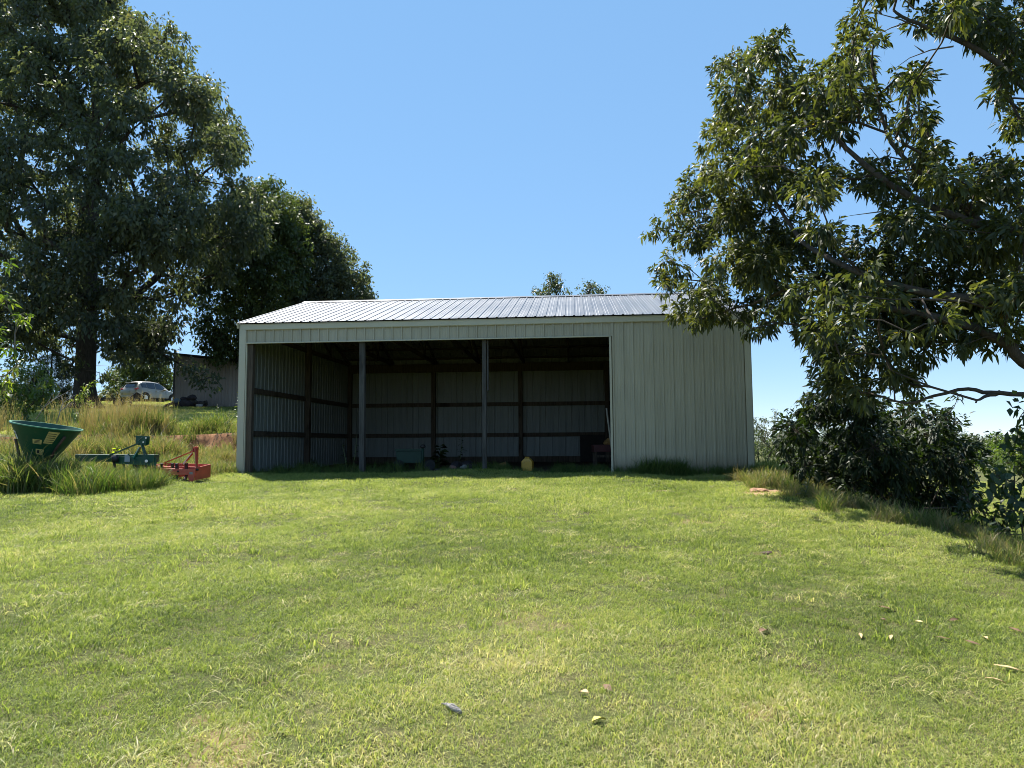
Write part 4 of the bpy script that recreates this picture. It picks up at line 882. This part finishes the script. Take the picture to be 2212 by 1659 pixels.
shrub('grey_shrub', 'grey-green shrub behind the dark bush, right of the nearer grey one', 'bush', (at(1760, 985, 44)[0], 44), [(1750, 920, 30, 44), (1790, 930, 30, 44), (1720, 945, 24, 44), (1760, 955, 30, 44), (1810, 950, 26, 44)], M['greyleaf'], M['bark2'], 39, 14, (.12, .2), (.3, .45), 24, False, .3, jd=.6, perlobe=2, tipr=.012)
for i, (px, py, Y, lab) in enumerate(((2150, 955, 27, 'light green feathery shrub beyond the bush, left of its pair at the right edge'), (2200, 945, 24, 'light green feathery shrub at the right edge beyond the lawn bank'))):
    shrub('pale_shrub', lab, 'bush', (at(px, 1010, Y)[0], Y), [(px - 14, py + 30, 22, Y), (px + 10, py + 22, 24, Y), (px, py, 16, Y), (px + 4, py - 18, 8, Y), (px + 26, py + 40, 22, Y), (px - 26, py + 52, 16, Y), (px + 6, py + 58, 26, Y)], M['yleaf'], M['bark2'], 41 + i, 14, (.10, .18), (.24, .36), 120, True, .2, tc=.32, jd=.4, perlobe=2)
shrub('dark_shrub', 'low dark leafy shrub below the broad-leaved sapling at the right edge', 'bush', (6.3, 8.9), [(2095, 1115, 32, 9.1), (2125, 1150, 34, 8.9), (2165, 1185, 36, 8.7), (2205, 1205, 40, 8.6), (2150, 1120, 30, 9.3), (2240, 1180, 50, 8.8), (2190, 1150, 34, 9.2), (2080, 1080, 26, 9.6)], M['bushleaf'], M['bark2'], 45, 11, (.07, .12), (.32, .45), 190, jd=.2, tc=.35)
def far_trees():
    rr = np.random.default_rng(61); spots = []
    for k in range(26):
        px = 1640 + k * 34 + rr.uniform(-10, 10); Y = rr.uniform(95, 150); spots.append((px, Y, rr.uniform(.85, 1.15)))
    protos = []
    for v in range(4):
        root = empty('far_tree', (0, 0, 0)); n = 22; C = []; R = []
        for i in range(n): a = rr.uniform(0, 6.28); h = rr.uniform(1.6, 7.6); q = 2.9 * math.sqrt(max(.05, 1 - ((h - 4.0) / 4.3) ** 2)) * rr.random() ** .5; C.append((q * math.cos(a), q * math.sin(a), h)); R.append(rr.uniform(.9, 1.4))
        MB().tube([(0, 0, -.6), (0, 0, 2), (.2, .1, 5)], [.2, .16, .05], 7).build('trunk', M['bark'], root)
        foliate('crown', root, M['oakleaf2'], np.array(C), np.array(R), 9, .25, (.28, .5), (.5, .7), rr, False, .3, .4, .2, .9, None, tint_c=np.full(n, .5 + .12 * v - .15), spr=9)
        protos.append(root)
    for i, (px, Y, s) in enumerate(spots):
        x = at(px, 960, Y)[0]; o = protos[i] if i < 4 else copy_tree(protos[i % 4]); o.location = on(x, Y, -.2)
        top = at(px, 934 - rr.uniform(-4, 5), Y)[2]; o.scale = [max(.5, (top - o.location.z) / 8.6) * q for q in (1.25, 1.25, 1)]; o.rotation_euler.z = rr.uniform(0, 6.28)
        tag(o, 'small distant green tree in the row along the far edge of the right-hand field', 'tree', 'trees along the far field edge')
far_trees()
# left margin
shrub('leafy_sapling', 'yellow-green sapling with long leaf sprays at the left edge of the picture', 'sapling', (-12.6, 16.2), [(-10, 562, 22, 16), (14, 572, 12, 16), (5, 650, 24, 16), (48, 682, 14, 16), (30, 700, 20, 16), (60, 690, 8, 16), (-30, 640, 40, 16), (-40, 740, 60, 16.5), (20, 745, 26, 16), (10, 800, 34, 16), (-30, 830, 50, 16.4), (40, 790, 18, 16)], M['yleaf'], M['twig'], 51, 9, (.12, .2), (.26, .36), 62, True, .35, tc=.45, jd=.25)
shrub('sunlit_shrub', 'sunlit yellow-green shrub left of the cedar', 'bush', (at(60, 890, 27)[0], 27), [(20, 850, 36, 27), (60, 835, 32, 27), (92, 860, 30, 27), (40, 790, 28, 27), (75, 800, 22, 27.5), (100, 830, 18, 27), (10, 890, 34, 26.5), (60, 885, 28, 26.5)], M['yleaf'], M['bark2'], 53, 13, (.12, .2), (.35, .5), 42, False, .3, tc=.55, jd=.5, perlobe=2)
shrub('tall_weed', 'leafy pale weed standing before the huge oak trunk', 'weed', (at(182, 905, 24)[0], 24), [(184, 872, 20, 24), (188, 842, 15, 24), (176, 893, 20, 24), (194, 826, 8, 24), (180, 855, 14, 24), (192, 885, 18, 24)], M['yleaf'], M['bark2'], 55, 11, (.10, .17), (.25, .35), 90, True, .35, tc=.42, jd=.12)
def cedar():
    rr = np.random.default_rng(57); Y = 48.0; x0 = at(108, 868, Y)[0]; g = hz1(x0, Y); root = empty('cedar_tree', (x0, Y, g), 0, 'dark green pointed cedar left of the huge oak trunk', 'tree')
    top = at(112, 742, Y)[2] - g; C = []; R = []
    for i in range(95):
        h = top * (.06 + .94 * rr.random() ** 1.2); w = 1.75 * (1 - h / top) ** .75 + .12; a = rr.uniform(0, 6.28); q = w * rr.random() ** .4; C.append((q * math.cos(a), q * math.sin(a), h)); R.append(.22 + .2 * (1 - h / top))
    MB().tube([(0, 0, -.3), (0, 0, top * .5), (0, 0, top * .98)], [.14, .08, .01], 8).build('trunk', M['bark2'], root)
    foliate('crown', root, M['needle'], np.array(C), np.array(R), 22, .10, (.10, .2), (.16, .26), rr, False, -.1, .8, .1, .8, None, tint_c=np.full(95, .5), spr=110)
cedar()
for i, (px, py, r, lab) in enumerate(((30, 850, 60, 'dark hedge-like shrub at the far left on the bank'), (235, 852, 26, 'low dark shrub between the huge oak trunk and the silver car'), (205, 862, 16, 'small dark shrub close by the huge oak trunk'))):
    shrub('dark_shrub', lab, 'bush', (at(px, 880, 52)[0], 52 - 3 * (i == 2)), [(px - r * .4, py, r * .5, 52 - 3 * (i == 2)), (px + r * .4, py + 3, r * .5, 52 - 3 * (i == 2)), (px, py - r * .3, r * .5, 52 - 3 * (i == 2))], M['oakleaf'], M['bark2'], 71 + i, 14, (.16, .26), (.4, .6), 22, False, jd=.5, perlobe=2)
def bare_branch(lab, Y, lines, seed):
    p0 = at(lines[0][0][0], lines[0][0][1], Y); root = empty('dry_branch', on(p0[0], Y), 0, lab, 'branch'); off = np.array(root.location); b = MB()
    for pts in lines:
        q = [Vector(at(a, c, Y + .15 * math.sin(k + seed)) - off) for k, (a, c) in enumerate(pts)]; b.tube(q, [.013 * (1 - .7 * i / (len(q) - 1)) for i in range(len(q))], 5)
    b.build('twigs', M['palecloth'], root)
bare_branch('bare pale dry branch leaning right above the green hopper', 18.5, [[(78, 905), (95, 880), (118, 862), (140, 850), (152, 842)], [(118, 862), (128, 850), (133, 838)], [(95, 880), (108, 862), (112, 850)]], 1)
bare_branch('bare dry stalks with thin forks between the hopper and the weed', 18.2, [[(122, 915), (130, 888), (136, 870), (152, 858), (166, 852)], [(136, 870), (133, 856)], [(130, 888), (142, 880), (150, 868)]], 4)
bare_branch('thin grey dead stem leaning over the clay bank', 20.3, [[(328, 965), (342, 945), (356, 925), (368, 912)], [(342, 945), (352, 940)]], 6)

def stalk_plant(name, lab, cat, base, h, lean, leaves, Lr, Wr, mat, seed, lance=True, group=None):
    """single upright stalk with leaves set along it"""
    rr = np.random.default_rng(seed); root = empty(name, on(*base), 0, lab, cat, group)
    top = np.array([lean[0], lean[1], h]); MB().tube([(0, 0, -.03), top * .5 + np.array([.02, 0, 0]), top], [.010, .008, .003], 5).build('stalk', M['yleafstem'], root)
    t = np.linspace(.15, 1.0, leaves); P = top[None] * t[:, None]; a = np.arange(leaves) * 2.4 + rr.random(leaves); D = unit(np.stack([np.cos(a), np.sin(a), .35 + .3 * rr.random(leaves)], 1)); N = unit(np.array([0, 0, 1.0]) + .3 * rr.normal(size=(leaves, 3)))
    L = rr.uniform(*Lr, leaves) * (1.15 - .6 * t); V, lo, sz, tt = leaf_arrays(P, D, N, L, L * rr.uniform(*Wr, leaves), np.clip(.6 + rr.normal(size=leaves) * .2, 0, 1), lance, .45)
    link('foliage', fast_mesh('foliage', V, lo, sz, tt, mat), root); return root
M['yleafstem'] = simple('green_stem', (.10, .12, .04), .7)
stalk_plant('broad_leaf_seedling', 'bright yellow-green broad-leaved seedling glowing behind the toolbar implement', 'seedling', at(250, 975, 17.2)[:2], .62, (.02, 0), 20, (.16, .24), (.6, .8), leaf_mat('bright_leaf', [(0, (.12, .17, .02)), (1, (.24, .27, .03))], .55, (2.0, 2.0, .5)), 3, False)
stalk_plant('weed_stalk', 'thin leafy weed stalk left of the dry branches', 'weed', at(94, 915, 18.5)[:2], 1.05, (.05, 0), 26, (.10, .18), (.22, .3), M['yleaf'], 5)
stalk_plant('weed_stalk', 'pale weed stalk at the left corner of the barn', 'weed', at(512, 915, 22)[:2], 1.25, (.05, .05), 30, (.14, .24), (.2, .3), M['yleaf'], 6)
stalk_plant('weed_stalk', 'small weed stalk on the bank left of the barn corner', 'weed', at(468, 925, 22)[:2], .8, (0, 0), 16, (.08, .14), (.22, .3), M['yleaf'], 7)
u_, v_, _ = barn_pt(2.72, .35); stalk_plant('tall_weed', 'tall weed left of the thick wooden post in the bay', 'weed', (u_, v_), .95, (.1, .1), 30, (.12, .22), (.18, .26), M['bushleaf'], 8)
u_, v_, _ = barn_pt(2.55, .5); stalk_plant('tall_weed', 'second shorter weed left of the thick wooden post', 'weed', (u_, v_), .7, (-.15, .1), 24, (.12, .22), (.18, .26), M['bushleaf'], 9)
u_, v_, _ = barn_pt(4.35, 3.0); stalk_plant('broad_leaf_weed', 'dark burdock-like weed with big flat leaves against the back wall', 'weed', (u_, v_), .62, (.06, 0), 16, (.34, .5), (.6, .8), M['bushleaf'], 10, False)
u_, v_, _ = barn_pt(4.9, 3.2); stalk_plant('sumac_seedling', 'slender dark seedling with feathery leaves beside the burdock-like weed', 'seedling', (u_, v_), 1.0, (.1, 0), 34, (.16, .3), (.18, .26), M['bushleaf'], 11)
stalk_plant('fern_weed', 'small fern-like weed on the grassy lip below the dark bush', 'weed', at(1735, 1098, 11.5)[:2], .35, (.1, -.05), 18, (.12, .2), (.2, .28), M['greyleaf'], 12)

# ------------------------------------------------------------------ utility wires far behind
M['wire'] = simple('utility_wire', (.25, .26, .27), .5)
for i, (pya, pyb) in enumerate(((783, 806), (806, 816), (818, 826), (829, 829))):
    a, c = at(60, pya - 6, 92), at(470, pyb + 2, 92); d = c - a; a2, c2 = a - d * 1.3, c + d * .25
    pts = [a2 + (c2 - a2) * t - np.array([0, 0, 1.2 * math.sin(math.pi * t) - 1.0]) for t in np.linspace(0, 1, 18)]
    o = MB().tube([p - pts[0] for p in pts], .022, 5).build('utility_wire', M['wire'], None, tuple(pts[0]))
    tag(o, ('topmost', 'second from top', 'third from top', 'lowest')[i] + ' of the utility wires crossing the sky behind the oak trunk', 'wire', 'utility wires behind the trees')
pa = at(-900, 830, 92)
# ------------------------------------------------------------------ grass
PROT = bpy.data.collections.new('grass_prototypes')
def clump(name, nb, h, w, spread, lean, mat, seed, segs=3, curl=.35, heads=0):
    rr = np.random.default_rng(seed); V = []; lo = []; sz = []; bl = []
    for k in range(nb):
        a = rr.uniform(0, 6.28); r = spread * math.sqrt(rr.random()); o = np.array([r * math.cos(a), r * math.sin(a), -.01]); d = rr.uniform(0, 6.28); dv = np.array([math.cos(d), math.sin(d), 0]); f = rr.uniform(0, 6.28); s = np.array([math.cos(f), math.sin(f), 0])
        hh = h * rr.uniform(.45, 1.1); ln = lean * rr.uniform(.3, 1.4); ww = w * rr.uniform(.7, 1.2); base = len(V); vb = rr.random()
        for i in range(segs + 1):
            t = i / segs; p = o + dv * hh * ln * (t ** 1.7) + np.array([0, 0, hh * (t - curl * ln * t ** 3)])
            wd = ww * (1 - t ** 2.2) * .5
            if i < segs: V += [p + s * wd, p - s * wd]; bl += [vb, vb]
            else: V.append(p); bl.append(vb)
        for i in range(segs - 1): q = base + 2 * i; lo += [q, q + 1, q + 3, q + 2]; sz.append(4)
        q = base + 2 * (segs - 1); lo += [q, q + 1, q + 2]; sz.append(3)
        if heads and k < heads:      # seed plume
            top = V[-1]
            for j in range(10):
                b0 = len(V); p = top - np.array([0, 0, hh * .03 * j]) ; e = unit(np.append(rr.normal(size=2), .8)) * hh * .05; V += [p, p + e * .5 + s * .008, p + e]; bl += [.95] * 3; lo += [b0, b0 + 1, b0 + 2]; sz.append(3)
    me = fast_mesh(name, np.array(V), np.array(lo), np.array(sz), None, mat); a = me.attributes.new('bl', 'FLOAT', 'POINT'); a.data.foreach_set('value', np.array(bl, dtype=np.float32))
    o = bpy.data.objects.new(name, me); return o
for mt in (M['blade'], M['tallblade']):      # each blade of a tuft gets its own tone
    nt = mt.node_tree; rp = [n for n in nt.nodes if n.type == 'VALTORGB'][0]; src = rp.inputs[0].links[0].from_socket
    b2 = nd(nt, 'ShaderNodeAttribute', attribute_name='bl'); nt.links.new(math_(nt, 'ADD', src, math_(nt, 'MULTIPLY', math_(nt, 'SUBTRACT', b2.outputs['Fac'], .5), .6)), rp.inputs[0])
def family(name, objs):
    c = bpy.data.collections.new(name); 
    for o in objs: c.objects.link(o)
    return c
SHORT = family('short_grass', [clump('short_tuft', 46, .042, .0042, .085, .9, M['blade'], 100 + i, 3, .55) for i in range(6)])
MED = family('medium_grass', [clump('medium_tuft', 30, .12, .008, .12, .8, M['blade'], 120 + i, 3, .5) for i in range(4)])
TALL = family('tall_grass', [clump('tall_tuft', 34, .50, .012, .16, .55, M['tallblade'], 140 + i, 5, .5) for i in range(4)])
SEDGE = family('broom_grass', [clump('broom_tuft', 36, 1.0, .011, .14, .16, M['tallblade'], 160 + i, 5, .3, 16) for i in range(3)])
def clover(name, nb, mat, seed):
    rr = np.random.default_rng(seed); V = []; lo = []; sz = []; bl = []
    for k in range(nb):
        a = rr.uniform(0, 6.28); r = .10 * math.sqrt(rr.random()); c = np.array([r * math.cos(a), r * math.sin(a), rr.uniform(.015, .05)]); vb = rr.random()
        for j in range(3):
            f = a + j * 2.09; d = np.array([math.cos(f), math.sin(f), .25]); s = np.array([-math.sin(f), math.cos(f), 0]); L = rr.uniform(.012, .02); b0 = len(V)
            V += [c, c + d * L * .6 + s * L * .5, c + d * L, c + d * L * .6 - s * L * .5]; bl += [vb] * 4; lo += [b0, b0 + 1, b0 + 2, b0 + 3]; sz.append(4)
    me = fast_mesh(name, np.array(V), np.array(lo), np.array(sz), None, mat); me.attributes.new('bl', 'FLOAT', 'POINT').data.foreach_set('value', np.array(bl, dtype=np.float32)); return bpy.data.objects.new(name, me)
CLOVER = family('clover', [clover('clover_patch', 26, M['blade'], 180 + i) for i in range(3)])
THATCH = family('thatch', [clump('thatch_tuft', 22, .055, .004, .11, 2.0, M['blade'], 190 + i, 3, .42) for i in range(3)])
def scatter(name, fam, X, Y, scale, tint, label, kind='stuff', tilt=.25, dz=0.0):
    n = len(X); rr = np.random.default_rng(len(name) * 7 + n); Z = hz(X, Y) + dz
    me = bpy.data.meshes.new(name); me.vertices.add(n); me.vertices.foreach_set('co', np.stack([X, Y, Z], 1).astype(np.float32).ravel())
    rot = np.stack([rr.normal(size=n) * tilt * .5, rr.normal(size=n) * tilt * .5, rr.uniform(0, 6.28, n)], 1)
    for nm, ty, dat in (('rot', 'FLOAT_VECTOR', rot), ('scl', 'FLOAT', scale), ('tint', 'FLOAT', np.clip(tint, 0.02, .98))):
        a = me.attributes.new(nm, ty, 'POINT'); a.data.foreach_set('vector' if 'VEC' in ty else 'value', np.ascontiguousarray(dat, dtype=np.float32).ravel())
    o = link(name, me); tag(o, label, None, None, kind)
    g = bpy.data.node_groups.new(name + '_scatter', 'GeometryNodeTree'); g.interface.new_socket('Geometry', in_out='INPUT', socket_type='NodeSocketGeometry'); g.interface.new_socket('Geometry', in_out='OUTPUT', socket_type='NodeSocketGeometry')
    N = g.nodes; L = g.links; gi = N.new('NodeGroupInput'); go = N.new('NodeGroupOutput'); ip = N.new('GeometryNodeInstanceOnPoints'); ci = N.new('GeometryNodeCollectionInfo')
    ci.inputs['Collection'].default_value = fam; ci.inputs['Separate Children'].default_value = True; ci.inputs['Reset Children'].default_value = True; ip.inputs['Pick Instance'].default_value = True
    def at_(nm, ty):
        q = N.new('GeometryNodeInputNamedAttribute'); q.data_type = ty; q.inputs['Name'].default_value = nm; return q.outputs['Attribute']
    L.new(gi.outputs[0], ip.inputs['Points']); L.new(ci.outputs[0], ip.inputs['Instance']); L.new(at_('rot', 'FLOAT_VECTOR'), ip.inputs['Rotation']); L.new(at_('scl', 'FLOAT'), ip.inputs['Scale']); L.new(ip.outputs[0], go.inputs[0])
    md = o.modifiers.new('scatter', 'NODES'); md.node_group = g; return o
def field_pts(n, x0, x1, y0, y1, rr): return rr.uniform(x0, x1, n), rr.uniform(y0, y1, n)
def edge_x(y): return 4.7 + (vn(y, y * 0, 2.1, 31) - .5) * .9 + (vn(y, y * 0, .55, 32) - .5) * .5
def lawn():
    rr = np.random.default_rng(200); XS = []; YS = []; SC = []
    for y0, y1, d, s in ((2.2, 4.5, 420, 1.0), (4.5, 7, 340, 1.08), (7, 10.5, 240, 1.25), (10.5, 17.6, 140, 1.6)):
        x0, x1 = -.78 * y1 - 1.5, min(.78 * y1 + 1.5, 6.2); n = int(d * (x1 - x0) * (y1 - y0)); x, y = field_pts(n, x0, x1, y0, y1, rr); XS.append(x); YS.append(y); SC.append(np.full(n, s))
    X, Y, Sc = map(np.concatenate, (XS, YS, SC)); b = bare_at(X, Y); u, v = barn_uv(X, Y)
    inb = (u > -.02) & (u < 12.3) & (v > -.02)
    keep = (X < edge_x(Y) + .5) & (rr.random(len(X)) > b * 1.02) & (~inb) & ((X > -14) | (Y < 13)); keep &= rr.random(len(X)) > .4 * ss(.6, .8, vn(X, Y, .45, 40)); keep &= rr.random(len(X)) > .42 * ss(.52, .76, .7 * vn(X, Y, 1.5, 45) + .3 * vn(X, Y, .35, 46))
    X, Y, Sc = X[keep], Y[keep], Sc[keep]
    big = vn(X, Y, 2.6, 41); mid = vn(X, Y, .75, 42); sm = vn(X, Y, .2, 43)
    t = .40 + .36 * (big - .5) + .26 * (mid - .5) + .16 * (sm - .5) + .12 * (1 - ss(3.2, 7.0, Y)) + .07 * ss(2, 5, X) + .16 * ss(-5.5, -8.5, X) * ss(11, 14, Y)
    sc = Sc * (.8 + .5 * rr.random(len(X))) * (.8 + .5 * mid)
    scatter('lawn_grass', SHORT, X, Y, sc, t, 'short mown sunlit lawn grass before the barn')
    # coarser tufts standing a little above the mown sward
    n = 2600; x, y = field_pts(n, -10.5, 5.6, 2.6, 16.6, rr); k = (vn(x, y, .6, 44) > .58) & (np.abs(x) < .78 * y + 1) & (x < edge_x(y) + .6) & (bare_at(x, y) < .4); u, v = barn_uv(x, y); k &= ~((u > -.1) & (v > -.1)); x, y = x[k], y[k]
    scatter('coarse_tufts', MED, x, y, .55 + .35 * rr.random(len(x)) + .02 * y, .30 + .3 * rr.random(len(x)), 'coarser grass tufts poking out of the lawn')
lawn()
def lawn_weeds():
    rr = np.random.default_rng(205)
    for nm, fam, n, lo_, sd, t0, t1, lab in (('thatch', THATCH, 3500, .54, 62, .62, .9, 'dead straw-coloured thatch lying in patches of the lawn'),):
        x, y = field_pts(n, -9.5, 5.4, 2.4, 13.5, rr); k = (vn(x, y, .8, sd) + .4 * (vn(x, y, .2, sd + 9) - .5) > lo_) & (np.abs(x) < .78 * y + 1) & (x < edge_x(y) + .3); x, y = x[k], y[k]
        scatter(nm, fam, x, y, rr.uniform(.8, 1.5, len(x)), rr.uniform(t0, t1, len(x)), lab, dz=.012)
lawn_weeds()
def rough():
    rr = np.random.default_rng(210)
    # mown bank, yard and right field: wider spaced tufts
    XS = []; YS = []
    for n, x0, x1, y0, y1 in ((15000, -30, -6.8, 20.6, 40), (5000, -42, -14, 40, 58), (9000, 6.2, 26, 15, 40), (2500, 15, 45, 40, 70)):
        x, y = field_pts(n, x0, x1, y0, y1, rr); XS.append(x); YS.append(y)
    X, Y = map(np.concatenate, (XS, YS)); u, v = barn_uv(X, Y); k = ~((u > -.1) & (u < 12.3) & (v > -.1) & (v < 8.7)); X, Y = X[k], Y[k]
    scatter('field_grass', MED, X, Y, 1.0 + .6 * rr.random(len(X)), .40 + .25 * vn(X, Y, 3, 50) + .12 * rr.random(len(X)), 'mown yellow-green grass on the upper bank and the field')
    # tall grass about the implements and over the foot of the bank
    XS = []; YS = []; SC = []; TT = []
    def zone(n, x0, x1, y0, y1, s0, s1, t0, t1, fn=None):
        x, y = field_pts(n, x0, x1, y0, y1, rr)
        if fn is not None: kk = fn(x, y); x, y = x[kk], y[kk]
        XS.append(x); YS.append(y); SC.append(rr.uniform(s0, s1, len(x))); TT.append(rr.uniform(t0, t1, len(x)))
    wob = lambda x, y: (vn(x, y, 1.1, 52) + .5 * (vn(x, y, .4, 55) - .5)) > .38
    zone(480, -11.8, -7.6, 12.3, 13.7, .45, 1.65, .1, .65, lambda x, y: (vn(x, y, .5, 56) > .38) & (y > 12.75 + (vn(x, x * 0, .7, 57) - .5) * .9)); zone(170, -8.3, -6.9, 13.4, 14.5, .6, 1.1, .25, .6); zone(420, -14.5, -10.2, 12.7, 16.5, .9, 1.7, .2, .65)
    zone(480, -11.5, -7.5, 14.9, 17.2, .6, 1.2, .3, .75); zone(130, -7.7, -6.75, 15.6, 18, .45, .9, .45, .75); zone(800, -20, -9.0, 16.8, 20.2, .7, 1.4, .35, .98, wob); zone(120, -9.0, -6.95, 17.5, 19.9, .4, .8, .45, .85)
    zone(420, -24, -9.0, 20.1, 22.0, .4, 1.1, .35, .95, wob); zone(420, -20, -9.15, 18.7, 20.0, .8, 1.6, .4, .95); zone(120, -9.7, -8.5, 13.6, 14.5, 1.0, 1.6, .2, .65); zone(26, -10.6, -8.8, 13.0, 13.6, 1.7, 2.2, .3, .7); zone(70, -8.9, -6.95, 20.3, 22.2, .4, .9, .4, .75); zone(220, -26, -7, 22, 25, .3, .6, .4, .75, wob); zone(60, -12, -8.5, 20.5, 21.6, .9, 1.5, .4, .6)
    zone(46, -9.4, -8.6, 20.9, 21.9, 1.0, 1.6, .3, .5); zone(34, -11.0, -10.3, 20.6, 21.4, 1.3, 1.9, .35, .55)
    X, Y, Sc, T = map(np.concatenate, (XS, YS, SC, TT)); scatter('tall_grass', TALL, X, Y, Sc, T, 'tall uncut grass round the implements and along the foot of the bank', tilt=.3)
    x = np.concatenate([rr.normal(-11.7, .75, 52), rr.normal(-10.7, .3, 10), rr.uniform(-21, -14, 24)]); y = np.concatenate([rr.uniform(20.3, 22.0, 52), rr.uniform(20.3, 21.6, 10), rr.uniform(20.3, 22.4, 24)])
    scatter('broom_grass', SEDGE, x, y, rr.uniform(.75, 1.25, len(x)), rr.uniform(.72, .98, len(x)), 'tall reddish-brown seeding grass on top of the bank before the car', tilt=.12)
    # rank grass along the right lip and at the feet of the barn
    XS.clear(); YS.clear(); SC.clear(); TT.clear()
    zone(300, 4.6, 6.3, 5.2, 8.5, .3, .6, .30, .9, lambda x, y: x > edge_x(y) + .1); zone(1200, 4.3, 6.3, 8.0, 14.9, .22, .8, .35, .9, lambda x, y: (x > edge_x(y) + .5 * (vn(x, y, .6, 53) - .5)) & (vn(x, y, .45, 54) > .42)); zone(500, 6.2, 10.5, 5.0, 15.0, .4, .8, .1, .45); zone(500, 7, 14, 14, 22, .4, .8, .2, .6)
    for n, u0, u1, v0, v1, s0, s1, t0, t1 in ((150, 9.05, 12.3, -.42, -.04, .3, .7, .1, .4), (60, 9.6, 10.6, -.35, -.04, .6, 1.1, .1, .4), (60, 12.1, 12.8, -.5, .4, .4, .8, .1, .4), (150, .2, 9.0, -.15, .5, .2, .42, .1, .45), (110, .3, 4.4, .2, 2.6, .3, .8, .1, .4), (80, 7.6, 9.0, .0, 2.0, .3, .6, .1, .4), (50, -.5, .2, -.3, .8, .2, .5, .3, .6), (60, 5.7, 6.6, .1, 1.2, .3, .6, .1, .4), (60, -.35, -.03, 0, 6, .4, .9, .3, .7)):
        u = rr.uniform(u0, u1, n); v = rr.uniform(v0, v1, n); P = [barn_pt(a, b_) for a, b_ in zip(u, v)]; XS.append(np.array([p[0] for p in P])); YS.append(np.array([p[1] for p in P])); SC.append(rr.uniform(s0, s1, n)); TT.append(rr.uniform(t0, t1, n))
    X, Y, Sc, T = map(np.concatenate, (XS, YS, SC, TT)); scatter('weed_grass', TALL, X, Y, Sc, T, 'rank grass along the right lip of the lawn and the feet of the barn', tilt=.35)
rough()

# ------------------------------------------------------------------ small things lying on the lawn
def fallen_leaf(px, py, L, Wd, mat, lab, seed, grp=None, nm='fallen_leaf', cat='leaf'):
    if grp: L *= .75; Wd *= .7
    p = ground_hit(px, py); rr = np.random.default_rng(seed); root_r = rr.uniform(0, 6.28)
    prof = [(0, .05), (.2, .55), (.45, 1), (.7, .75), (.9, .3), (1, .02)]; b = MB(); V = []
    for t, w in prof: V += [((t - .5) * L, -w * Wd / 2, .012 + .03 * L * math.sin(3 * t + seed) + .25 * Wd * w), ((t - .5) * L, 0, .006 + .12 * L * math.sin(math.pi * t)), ((t - .5) * L, w * Wd / 2, .012 + .3 * Wd * w * (seed % 2))]
    b.add(V, [(3 * i + j, 3 * i + j + 1, 3 * i + j + 4, 3 * i + j + 3) for i in range(len(prof) - 1) for j in (0, 1)], True)
    o = b.build(nm, mat, None, (p[0], p[1], p[2] + .012), (rr.normal() * .12, rr.normal() * .12, root_r)); tag(o, lab, cat, grp)
M['yel'] = simple('yellow_leaf', (.55, .50, .10), .7, 0, .2, 30); M['drylf'] = simple('dry_leaf', (.42, .30, .15), .8, 0, .25, 30); M['brnlf'] = simple('brown_leaf', (.13, .07, .035), .8, 0, .3, 30)
fallen_leaf(1295, 1566, .085, .06, M['yel'], 'bright yellow fallen leaf lying near the bottom middle of the lawn', 3)
fallen_leaf(2180, 1452, .16, .045, M['drylf'], 'long pale dry leaf at the right edge of the lawn', 4); fallen_leaf(2150, 1478, .12, .03, M['drylf'], 'thin pale dry leaf below the long one at the right edge', 5)
fallen_leaf(1918, 1322, .16, .05, M['brnlf'], 'reddish brown dry leaf in the right part of the lawn', 6); fallen_leaf(1650, 1371, .11, .06, M['brnlf'], 'curled brown leaf between the bare spots, right of centre', 7)
fallen_leaf(1312, 1494, .08, .04, M['brnlf'], 'small brown leaf above the bright yellow one', 8); fallen_leaf(1262, 1505, .07, .04, M['drylf'], 'small tan leaf just left of the small brown one', 9)
for i, (px, py) in enumerate(((1905, 1345), (1985, 1350), (2100, 1395), (2130, 1385), (2195, 1368), (1925, 1384), (2060, 1345), (1860, 1380), (2035, 1385))):
    fallen_leaf(px, py, .10 + .02 * (i % 3), .035, M['drylf' if i % 2 else 'brnlf'], 'small dry leaf scattered on the right side of the lawn', 20 + i, 'scattered dry leaves')
p = ground_hit(975, 1538)
M['char'] = simple('charred_wood', (.24, .23, .22), .9, 0, .6, 60, spec=.1, dirt=(.012, .012, .012), dirt_amt=1.0, bmp=.6)
stick = empty('burnt_stick', (p[0], p[1], p[2] + .008), -.75, 'short charred grey piece of wood lying in the lawn, left of the yellow leaf', 'stick')
MB().tube([(-.075, 0, .016), (-.04, .006, .018), (.0, -.003, .014), (.04, .004, .010), (.07, 0, .006)], [.004, .010, .013, .014, .009], 7).build('stick_body', M['char'], stick)
MB().tube([(-.06, .024, .014), (-.01, .02, .02), (.035, .022, .012)], [.003, .007, .003], 6).build('splinter', M['char'], stick)
for i, (px, py, r, lab) in enumerate(((1655, 1197, .04, 'dark clod of earth in the worn patch below the barn right corner'), (1640, 1062, .10, 'reddish clod of earth on the bare spot near the barn right corner'))):
    p = ground_hit(px, py); o = link('earth_clod', lump(40 + i, r, (1.4, 1, .5), rough=.5), None, M['rust' if i == 0 else 'claylump'] if i == 0 else simple('clay_clod', (.30, .17, .10), .95, 0, .3, 20), (p[0], p[1], p[2] + .01)); tag(o, lab, 'clod')
# stones and roots that hold the clay face
def clay_bits():
    rr = np.random.default_rng(77); b = MB()
    for k in range(70):
        x = rr.uniform(-11.5, -7.1); y = 20.1 + rr.normal() * .12; z = hz1(x, y); q = Vector((x, y - .03, z + .02)); b.tube([q, q + Vector((rr.normal() * .06, -.06, -.12)), q + Vector((rr.normal() * .12, -.05, -.28))], [.010, .007, .003], 4, False)
    tag(b.build('grass_roots', M['twig']), 'dry roots and thatch hanging over the red clay cut', None, None, 'stuff')
clay_bits()
